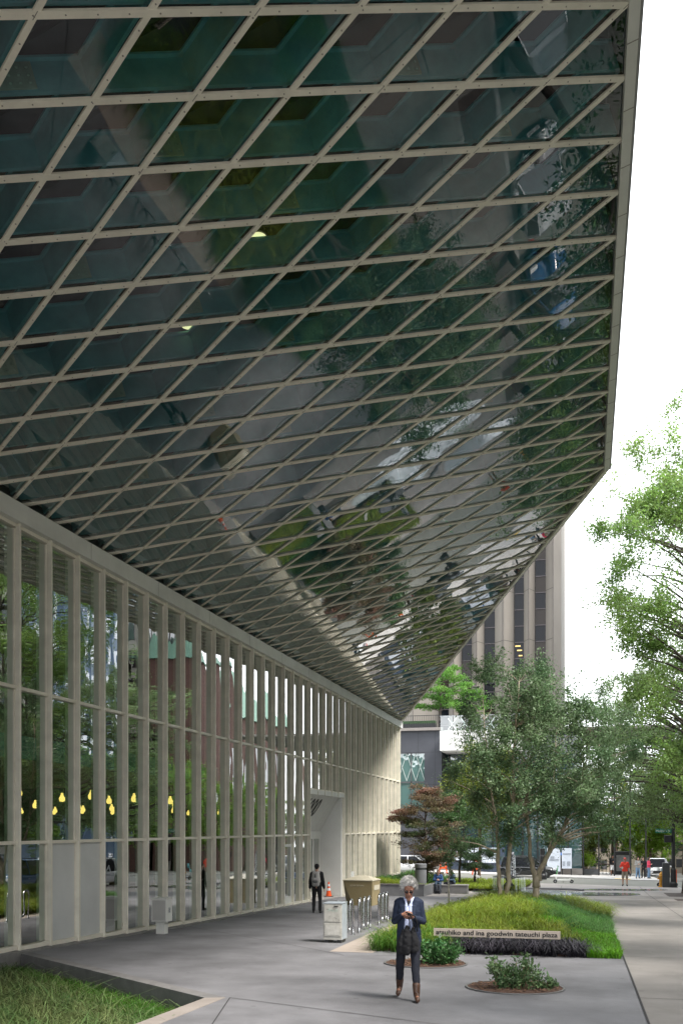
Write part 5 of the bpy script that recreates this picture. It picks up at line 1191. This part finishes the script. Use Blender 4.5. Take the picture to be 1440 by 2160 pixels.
MB().lathe((0, 0, 0), [(.15, .93), (.6, .98), (1.15, 1.06), (1.2, 1.10), (1.1, 1.09), (.5, 1.03), (.1, 1.0)], 28, .8).build('dish', BRZ, fn, smooth=True)
fm = MB()
for k in range(26):
    z = 1.05 + k * .075; r_ = .30 - .16 * (k / 26) + .05 * math.sin(k * .9); a = k * 2.4; fm.ball((.10 * math.cos(a) + .25, .08 * math.sin(a), z), (r_ * .75, r_ * .7, .11), 10, 7)
fm.chain([(Vector((.25, 0, 1.2)), .10), (Vector((-.15, 0, 1.35)), .08), (Vector((-.3, 0, 1.7)), .04)]).chain([(Vector((.3, 0, 1.2)), .10), (Vector((.7, 0, 1.3)), .06), (Vector((.95, 0, 1.62)), .03)])
remesh(fm.build('figure', BRZ, fn), .02, 1, (.09, .12))
wf = MB()
for k in range(95):
    a = rr_.uniform(0, 6.28)
    if rr_.random() < .55:
        x, y = 1.19 * math.cos(a), .95 * math.sin(a); wf.tube([(x, y, 1.08), (x * 1.02, y * 1.02, .6), (x * 1.03, y * 1.03, .03)], [.010, .007, .012], 4)
    else: x, y = .25 + .24 * math.cos(a), .22 * math.sin(a); z = rr_.uniform(1.6, 2.9); wf.tube([(.25 + .3 * (x - .25), .3 * y, z), (x, y, z - .25), (x * 1.05, y * 1.1, 1.1)], [.012, .010, .016], 4)
o = wf.build('falling_water', FALL, fn); o['kind'] = 'stuff'
bc = (gp(1040, 1884))
mb = MB(); P1 = []; n = 44
q = gp(1120, 1884)
def ell(cx, cy, rx, ry, off, nm, m, sd=0):
    pts = []
    for k in range(n):
        a = 2 * math.pi * k / n; w = 1 + .10 * math.sin(3 * a + sd) + .06 * math.sin(5 * a + sd * 2); pts.append((cx + rx * w * math.cos(a), cy + ry * w * math.sin(a)))
    bm_pts = pts; return struct(sheet(nm, bm_pts, off, m))
WETM = glass('wet_sky_film', (.55, .55, .57), f0=.12, power=2.6, wav=.012, wscale=4, opaque=(.55, .60, .64))  # pale base colour carries foam and the bright sky's reflection
def ellu(cx, cy, rx, ry, off, nm, m): 
    # follow the image axes: long axis across the view
    pts = []
    for k in range(n):
        a = 2 * math.pi * k / n; x, y = rx * math.cos(a) * (1 + .08 * math.sin(3 * a + cx)), ry * math.sin(a) * (1 + .1 * math.sin(4 * a + cy)); pts.append((cx + x * CP - y * SP, cy + x * SP + y * CP))
    return struct(sheet(nm, pts, off, m))
ellu(gp(1110, 1881).x, gp(1110, 1881).y, 3.0, 1.7, .014, 'basin_water', WAT); ellu(gp(1200, 1886).x, gp(1200, 1886).y, 4.0, 1.9, .012, 'wet_pavement', WETM); ellu(gp(1305, 1877).x, gp(1305, 1877).y, 2.6, .9, .012, 'wet_pavement', WETM)
rm = thing('basin_rim', 'low curved stone rim around the fountain pool', 'fountain basin', (gp(1115, 1880).x, gp(1115, 1880).y, gp(1115, 1880).z))
cc = rm.location; rim = MB(); Pp = []
for k in range(30):
    a = math.pi * (.02 + k / 29 * .96); x, y = 3.05 * math.cos(a), 1.9 * math.sin(a); v, u = x * CP - y * SP, x * SP + y * CP; Pp.append((v, u, gz(cc.x + v, cc.y + u) - cc.z + .05))
rim.tube(Pp, .07, 8).build('rim', CONC_D, rm)
# little garden label stake in the bed
p = at(1007, 1868, u=52.5); ls = thing('garden_label', 'tiny white label stake in the yellow-green bed left of the fountain', 'plant label', (p.x, 52.5, gz(p.x, 52.5)))
MB().obox((0, 0, .42), (.02, .02, .84)).build('stake', BLACKM, ls); MB().obox((0, 0, .86), (.26, .02, .12), M=Matrix.Rotation(R(25), 3, 'Y')).build('plate', WHITE, ls)
# poles
def lerpv(a, b, t): return a + (b - a) * t
p = gp(1419, 1872); ps = thing('signal_pole', 'black traffic signal pole carrying the green street name sign at the right edge', 'traffic signal', tuple(p)); Yd = -p.x * SP + p.y * CP; mpp = Yd / 2000
H_ = (1872 - 1690) * mpp
MB().lathe((0, 0, 0), [(.24, 0), (.22, .25), (.17, .35), (.15, 1.1), (.11, 1.2), (.10, H_)], 16).build('pole', BLACKM, ps, smooth=False)
z0 = (1872 - 1757) * mpp; sgn = MB().obox((-.58, -.02, z0 + .13), (.95, .03, .27), M=Matrix.Rotation(-PHI * 0, 3, 'Z')).build('street_name_sign', mat('sign_green', (.005, .16, .09), .5, var=.05), ps, bevel=.003)
text_mesh('street_name', 'Madison St', .20, WHITE, Matrix.Translation((-1.02, -.038, z0 + .065)) @ Matrix.Rotation(R(90), 4, 'X'), sgn, ext=.002, sx=.95)
z1_ = (1872 - 1777) * mpp; MB().obox((-.32, -.02, z1_ + .22), (.42, .3, .44)).build('walk_signal', BLACKM, ps, bevel=.02); MB().obox((-.05, 0, z1_ + .2), (.2, .05, .06)).build('bracket', BLACKM, ps)
MB().obox((-.42, .12, .75), (.42, .4, 1.5)).build('control_cabinet', mat('cabinet_dark', (.05, .055, .06), .5, var=.1), ps, bevel=.01)
p = gp(1425, 1872); mp_ = thing('marker_post', 'orange flexible marker post in front of the big dark trunk', 'marker post', tuple(p)); MB().lathe((0, 0, 0), [(.05, 0), (.045, .06), (.04, 1.08), (.02, 1.1)], 12).build('post', ORANGE, mp_); MB().lathe((0, 0, 0), [(.11, 0), (.11, .03)], 14).build('base', RUB, mp_)
p = gp(1394, 1871); hy = thing('fire_hydrant', 'amber yellow fire hydrant beside the parked scooter near the signal pole', 'fire hydrant', tuple(p)); hy.scale = (1.18,) * 3
YEL = mat('hydrant_yellow', (.55, .26, .02), .45, var=.15, scale=8)
MB().lathe((0, 0, 0), [(.17, 0), (.17, .04), (.11, .06), (.11, .52), (.15, .54), (.15, .59), (.125, .62), (.11, .70), (.06, .77), (.03, .78), (.03, .83)], 20).build('barrel', YEL, hy, smooth=False)
for d_ in ((1, 0), (-1, 0), (0, -1)): 
    q = Vector((d_[0], d_[1], 0)); MB().tube([Vector((0, 0, .44)) + q * .09, Vector((0, 0, .44)) + q * .18], .055 if d_[1] else .042, 12).tube([Vector((0, 0, .44)) + q * .18, Vector((0, 0, .44)) + q * .205], .067 if d_[1] else .052, 8).build('outlet', YEL, hy)
# black bollard with a round opening, and blue-topped column near the scooter
def column(label, px, py, top, wpx, blue):
    p = gp(px, py); mp = (-p.x * SP + p.y * CP) / 2000; t = thing('black_pedestal', label, 'street pedestal', tuple(p)); r = wpx * mp / 2; H = (py - top) * mp
    MB().lathe((0, 0, 0), [(r * 1.25, 0), (r * 1.2, .3), (r * .95, .4), (r * .85, H * .75), (r * .7, H * .8), (r * .7, H)], 20).build('column', BLACKM, t)
    if blue: MB().lathe((0, 0, 0), [(r * .72, H * .84), (r * .72, H * .95)], 20).build('blue_band', mat('blue_band', (.03, .16, .55), .5), t)
    else: MB().lathe((0, -r * 1.1, H * .3), [(r * .3, -.01), (r * .3, .01)], 12).build('cover_plate', WHC, t)
    return t
column('squat black pedestal at the kerb in front of the black car', 1143, 1855, 1790, 15, False)
column('black pedestal with a blue band behind the white scooter', 1182, 1844, 1796, 9, True)
# scooters
def scooter(label, p, rz, bodym, stemm, lean=.0):
    t = thing('electric_scooter', label, 'scooter', tuple(p), rz); t.rotation_euler = (R(lean), 0, rz)
    MB().obox((.0, 0, .19), (.84, .17, .13)).build('deck', bodym, t, bevel=.02)
    MB().tube([(-.38, 0, .17), (-.50, 0, .30), (-.46, 0, .55)], [.05, .045, .035], 10).tube([(-.52, 0, .12), (-.47, 0, .42)], .035, 8).build('neck', bodym, t, smooth=True)
    MB().tube([(-.46, 0, .5), (-.36, 0, 1.12)], .026, 10).build('stem', stemm, t); MB().tube([(-.36, -.25, 1.10), (-.36, -.1, 1.13), (-.36, .1, 1.13), (-.36, .25, 1.10)], .017, 8).build('handlebar', BLACKM, t)
    for x in (-.54, .50):
        w = MB().tube([(x, -.035, .12), (x, .035, .12)], .12, 24).build('wheel', RUB, t, smooth=False); MB().tube([(x, -.038, .12), (x, .038, .12)], .055, 16).build('hub', CHROME, w)
    MB().obox((.48, 0, .26), (.26, .10, .02), M=Matrix.Rotation(R(12), 3, 'Y')).build('fender', bodym, t)
    MB().tube([(.0, .06, .14), (-.03, .16, .01)], .012, 6).build('kickstand', BLACKM, t)
GRN = mat('scooter_green', (.02, .45, .06), .4)
SCW = mat('scooter_white', (.8, .8, .78), .35, var=.05)
scooter('white electric scooter with a green stem parked on the plaza left of the crossing', gp(1188, 1863), PHI * .6, SCW, GRN)
scooter('grey electric scooter with a teal stem parked beside the hydrant and signal pole', gp(1407, 1870), PHI * .6, mat('scooter_grey', (.30, .33, .35), .4), mat('scooter_teal', (.12, .38, .42), .4))
# kiosk, planter, timber shelter, posts
p = gp(1313, 1845); ks = thing('information_kiosk', 'black information kiosk with a pale poster across the crossing', 'kiosk', tuple(p)); m_px = (-p.x * SP + p.y * CP) / 2000
w, h = 34 * m_px, 50 * m_px
MB().obox((0, .25, h * .92), (w, .6, h * .14)).build('header', BLACKM, ks, bevel=.05); MB().obox((-w / 2 + .08, .25, h * .43), (.16, .5, h * .86)).obox((w / 2 - .08, .25, h * .43), (.16, .5, h * .86)).build('frame', BLACKM, ks)
MB().obox((0, .25, h * .5), (w - .34, .2, h * .68)).build('poster', mat('poster_grey', (.38, .38, .38), .4, var=.25, scale=3), ks); MB().obox((0, .25, h * .08), (w - .32, .4, h * .15)).build('base', BLACKM, ks)
p = gp(1240, 1845); pb_ = thing('street_planter', 'low dark grey street planter box across the crossing', 'planter', tuple(p)); wpl = 40 * (-p.x * SP + p.y * CP) / 2000
MB().obox((0, .4, .25), (wpl, .9, .5)).build('box', mat('planter_dark', (.10, .105, .115), .7, var=.15), pb_, bevel=.02); MB().obox((0, .4, .505), (wpl - .1, .8, .03)).build('soil', SOIL, pb_)
shrub('planter_shrub', 'feathery lime green shrub growing in the dark street planter', (p.x - .2, p.y + .4, p.z + .5), (.8, .6, 1.35), 3200, .10, G_LIME, 71, 20)
p = gp(1274, 1844); tb = thing('timber_counter', 'weathered wooden counter on thin black legs between the planter and the kiosk', 'counter', tuple(p)); wk = 38 * (-p.x * SP + p.y * CP) / 2000
MB().obox((0, .3, 1.05), (wk, .7, .10)).build('top', mat('weathered_wood', (.14, .10, .08), .8, var=.3, scale=6), tb)
for k in range(6): MB().obox((-wk / 2 + .1 + k * (wk - .2) / 5, .1, .5), (.05, .05, 1.0)).build('leg', BLACKM, tb)
for px, top, lb, c_ in ((1287, 1813, 'black post with an orange light beside the man in white shorts', True), (1217, 1806, 'thin grey street post beside the dark planter', False), (1368, 1790, 'tall thin grey post behind the woman in pink', False)):
    p = gp(px, 1843); mm = (-p.x * SP + p.y * CP) / 2000; t = thing('street_post', lb, 'post', tuple(p)); MB().lathe((0, 0, 0), [(.07, 0), (.06, .05), (.055, (1843 - top) * mm)], 10).build('shaft', BLACKM if c_ else PG, t)
    if c_: MB().ball((0, 0, (1843 - top) * mm), (.12, .12, .16)).build('amber_light', mat('amber_light', (.9, .3, .02), .4, emit=((1, .25, .02), .7)), t)
    else: MB().obox((0, 0, (1843 - top) * mm), (.25, .06, .05)).build('bracket', PG, t)
# utility boxes and hoardings
def board(name, label, cat, px0, px1, pyb, pyt, u, m, post=True, dz=0, slope=0):
    a = at(px0, pyb, u=u); b = at(px1, pyb, u=u); c = at(px0, pyt, u=u); t = thing(name, label, cat, ((a.x + b.x) / 2, u, gz((a.x + b.x) / 2, u)), world=True)
    MB().add([(a.x, u, a.z), (b.x, u, b.z - slope), (b.x, u, c.z), (a.x, u, c.z), (a.x, u + .06, a.z), (b.x, u + .06, b.z - slope), (b.x, u + .06, c.z), (a.x, u + .06, c.z)], [(0, 1, 2, 3), (7, 6, 5, 4), (0, 4, 5, 1), (1, 5, 6, 2), (2, 6, 7, 3), (3, 7, 4, 0)]).build('panel', m, t)
    for v in (a.x + .05, b.x - .05): MB().box(v - .05, v + .05, u + .062, u + .16, gz(v, u) - .2, c.z).build('post', BLACKM, t)
    return t, a, b, c
HW1 = mat('hoarding_white', (.55, .60, .68), .5, var=.06, scale=.6); HWD = mat('hoarding_navy', (.05, .07, .11), .5)
board('site_hoarding', 'long navy hoarding with a sloping foot across the street behind the pine', 'hoarding', 940, 1064, 1832, 1786, 81.6, HWD, slope=.5)
t, a, b, c = board('white_panel', 'white hoarding panel seen between the maple and the pine', 'panel', 948, 980, 1814, 1790, 81.3, HW1)
t, a, b, c = board('white_panel', 'white hoarding panel directly behind the pine', 'panel', 986, 1050, 1820, 1788, 81.2, HW1)
t, a, b, c = board('white_panel', 'pale hoarding panel with small printed notices left of the blue-banded pedestal', 'panel', 1153, 1181, 1838, 1789, 82.0, HW1)
def notice(px0, px1, py0, py1, par, m): 
    q0 = at(px0, py1, u=81.985); q1 = at(px1, py0, u=81.985); MB().box(q0.x, q1.x, 81.975, 81.995, q0.z, q1.z).build('notice', m, par)
PR = mat('print_grey', (.28, .31, .36), .6, var=.4, scale=14)
notice(1160, 1168, 1806, 1811, t, PR); notice(1158, 1178, 1812, 1815, t, PR)
t, a, b, c = board('white_panel', 'pale hoarding panel with two printed squares right of the blue-banded pedestal', 'panel', 1184, 1205, 1832, 1789, 82.0, HW1)
notice(1186, 1191, 1817, 1826, t, PR); notice(1195, 1202, 1817, 1826, t, PR); notice(1186, 1203, 1800, 1802, t, PR)
# orange barricades
for px, pyb, pyt, lb in ((934, 1842, 1808, 'orange and white striped barricade seen above the seated pair'), (1004, 1846, 1811, 'orange barricade in front of the white panel behind the pine')):
    u = 72.5; a = at(px, pyb, u=u); c = at(px, pyt, u=u); h = c.z - gz(a.x, u); t = thing('barricade', lb, 'barricade', (a.x, u, gz(a.x, u)))
    for s in (-1, 1): MB().bar((s * .30, 0, 0), (s * .12, 0, h), .10, .06, up=(0, 1, 0)).build('leg', ORANGE, t)
    for z in (.35, .65, .88): MB().obox((0, -.05, h * z), (.5 - .2 * z, .03, .14)).build('board', ORANGE if z != .65 else WHC, t)
# vehicles
def car(label, p, rz, paint, kind='suv', name='parked_car', group=None, cat='car'):
    t = thing(name, label, cat, tuple(p), rz, group); suv = kind != 'sedan'; L = 4.75 if suv else 4.5; hw = .94; hb = 1.02 if suv else .86; hr = 1.78 if suv else 1.43; zb = .28 if suv else .2
    xs = [-L / 2, -L / 2 + .06, -L / 2 + .3, -1.9, -1.2, -.4, .4, 1.0, 1.5, L / 2 - .45, L / 2 - .12, L / 2]      # front = +x
    top = [hb - .28, hb - .12, hb - .02, hb, hb + .01, hb + .01, hb, hb - .01, hb - .05, hb - .13, hb - .26, hb - .42] if suv else [hb - .2, hb - .08, hb, hb, hb, hb, hb, hb - .02, hb - .08, hb - .18, hb - .28, hb - .4]
    wd = [hw - .16, hw - .08, hw - .02] + [hw] * 6 + [hw - .04, hw - .12, hw - .26]
    mb = MB(); n = 14
    for x, zt_, w in zip(xs, top, wd):
        zb_ = zb + (.12 if abs(x) > L / 2 - .2 else 0); pr = [(-w + .05, zb_), (-w, zb_ + .12), (-w, zb_ + (zt_ - zb_) * .55), (-w + .02, zt_ - .14), (-w + .09, zt_ - .03), (-w * .5, zt_ + .015), (0, zt_ + .025)]
        mb.v += [(x, y, z) for y, z in pr] + [(x, -y, z) for y, z in pr[::-1]]
    for i in range(len(xs) - 1):
        for k in range(n): mb.f.append((i * n + k, i * n + (k + 1) % n, (i + 1) * n + (k + 1) % n, (i + 1) * n + k))
    mb.f.append(tuple(range(n))); mb.f.append(tuple((len(xs) - 1) * n + k for k in range(n))[::-1])
    mb.build('body', paint, t, smooth=True)
    gx = [(-L / 2 + .28, -L / 2 + .52), (1.28, .42)] if suv else [(-1.75, -1.05), (1.2, .35)]
    (rb_, rt_), (fb, ft) = gx; w0, w1 = hw - .06, hw - .24; zz0, zz1 = hb - .03, hr - .05
    g = [(rb_, -w0, zz0), (fb, -w0, zz0), (fb, w0, zz0), (rb_, w0, zz0), (rt_, -w1, zz1), (ft, -w1, zz1), (ft, w1, zz1), (rt_, w1, zz1)]
    MB().add(g, [(0, 1, 5, 4), (1, 2, 6, 5), (2, 3, 7, 6), (3, 0, 4, 7), (4, 5, 6, 7)]).build('windows', GLD, t)
    MB().add([(rt_ - .05, -w1 - .01, zz1), (ft + .05, -w1 - .01, zz1), (ft + .05, w1 + .01, zz1), (rt_ - .05, w1 + .01, zz1), (rt_ + .1, -w1 + .12, hr), (ft - .15, -w1 + .12, hr), (ft - .15, w1 - .12, hr), (rt_ + .1, w1 - .12, hr)], [(3, 2, 1, 0), (0, 1, 5, 4), (1, 2, 6, 5), (2, 3, 7, 6), (3, 0, 4, 7), (4, 5, 6, 7)]).build('roof', paint, t, bevel=.01)
    for s in (-1, 1):
        for xb, xt in ((rb_, rt_), (-.75 if suv else -.4, -.72 if suv else -.38), (.32, .28), (fb, ft)): MB().bar((xb, s * (w0 + .008), zz0), (xt, s * (w1 + .008), zz1), .09, .03, up=(0, 1, 0)).build('window_pillar', paint, t)
    for x in (-1.42, 1.42):
        for s in (-1, 1):
            r = .37 if suv else .33; MB().tube([(x, s * (hw - .23), r), (x, s * (hw + .006), r)], r + .06, 24).build('wheel_arch', RUB, t)
            w = MB().tube([(x, s * (hw - .2), r), (x, s * (hw + .012), r)], r, 24).build('wheel', RUB, t)
            MB().tube([(x, s * (hw), r), (x, s * (hw + .02), r)], r * .62, 10).build('rim', CHROME, w)
    for s in (-1, 1):
        MB().obox((L / 2 - .16, s * (hw - .27), hb - .25), (.26, .36, .15)).build('headlight', mat('headlight', (.7, .72, .75), .1), t, bevel=.03); MB().obox((-L / 2 + .07, s * (hw - .2), hb - .2), (.14, .2, .26)).build('tail_light', mat('tail_red', (.45, .01, .01), .2), t, bevel=.03)
        MB().obox((.85, s * (hw + .10), hb + .05), (.14, .2, .13)).build('mirror', paint, t, bevel=.03)
        for xh in (-.55, .45): MB().obox((xh, s * (hw + .008), hb - .22), (.18, .02, .03)).build('door_handle', CHROME, t)
        if suv: MB().tube([(-1.5, s * .62, hr + .05), (.2, s * .62, hr + .05)], .02, 6).build('roof_rail', BLACKM, t)
    MB().obox((L / 2 - .02, 0, hb - .38), (.08, 1.0, .22)).build('grille', BLACKM, t, bevel=.02); MB().obox((L / 2 + .03, 0, .42), (.02, .5, .12)).build('number_plate', WHC, t)
    return t
PBLK = mat('black_car_paint', (.010, .011, .014), .18, coat=1, var=.1); PWH = mat('white_car_paint', (.62, .63, .65), .22, coat=1, var=.04); PRD = mat('red_car_paint', (.45, .02, .02), .2, coat=1, var=.05); PSL = mat('silver_car_paint', (.38, .40, .42), .25, metal=.5, coat=1, var=.05); PBL = mat('blue_car_paint', (.03, .09, .22), .2, coat=1)
p = gp(1108, 1850); p.z = gz(p.x, p.y) - .13
p.y = 73.6; p.x = at(1112, 1850, u=73.6).x; p.z = gz(p.x, p.y) - .13
car('black SUV facing right, parked on the side street behind the forked birch', p, R(-1), PBLK).scale = (.92, .92, .92)
p = gp(1388, 1846); p.y = 90; p.x = at(1385, 1840, u=90).x; p.z = gz(p.x, p.y) - .1
car('white car facing the camera behind the woman in pink', p, R(-90), PWH, name='car')
for u, pt, kd, lb in ((15, PWH, 'suv', 'white SUV at the avenue kerb, mirrored near the free edge of the overhang'), (22.5, PSL, 'sedan', 'silver car at the near kerb of the avenue, mirrored in the overhang'), (30, PSL, 'sedan', 'dull silver hatch-backed car at the near kerb of the avenue, mirrored in the glass wall'), (37.5, PWH, 'sedan', 'white saloon at the near kerb of the avenue, mirrored in the glass wall'), (44.5, PBL, 'suv', 'dark blue SUV at the near kerb of the avenue, mirrored in the glass wall'), (52, PWH, 'suv', 'white SUV nearest the crossing at the avenue kerb, mirrored in the glass wall')):
    car(lb, (KV + 1.25, u, gz(KV + 1.25, u) - .13), R(-90), pt, kd, group='cars parked along the avenue kerb')
for px, lb in ((868, 'pale van'),):
    p = at(868, 1835, u=74.2); car('white car half hidden behind the maple on the side street', (p.x - .5, 73.8, gz(p.x, 74) - .13), R(180), PWH, 'sedan')
# low wall and rail on the far side
t = thing('retaining_wall', 'low pale concrete retaining wall along the far pavement', 'wall', (0, 82.9, gz(0, 82.9)), world=True)
mb = MB(); 
for k in range(19): v0 = -24 + k * 1.25; mb.add([(v0, 82.7, gz(v0, 82.7) - .4), (v0 + 1.25, 82.7, gz(v0 + 1.25, 82.7) - .4), (v0 + 1.25, 82.7, gz(v0 + 1.25, 82.7) + .55), (v0, 82.7, gz(v0, 82.7) + .55), (v0, 82.95, gz(v0, 82.7) - .4), (v0 + 1.25, 82.95, gz(v0 + 1.25, 82.7) - .4), (v0 + 1.25, 82.95, gz(v0 + 1.25, 82.7) + .55), (v0, 82.95, gz(v0, 82.7) + .55)], [(0, 1, 2, 3), (3, 2, 6, 7), (7, 6, 5, 4)])
mb.build('wall', CONC_L, t)
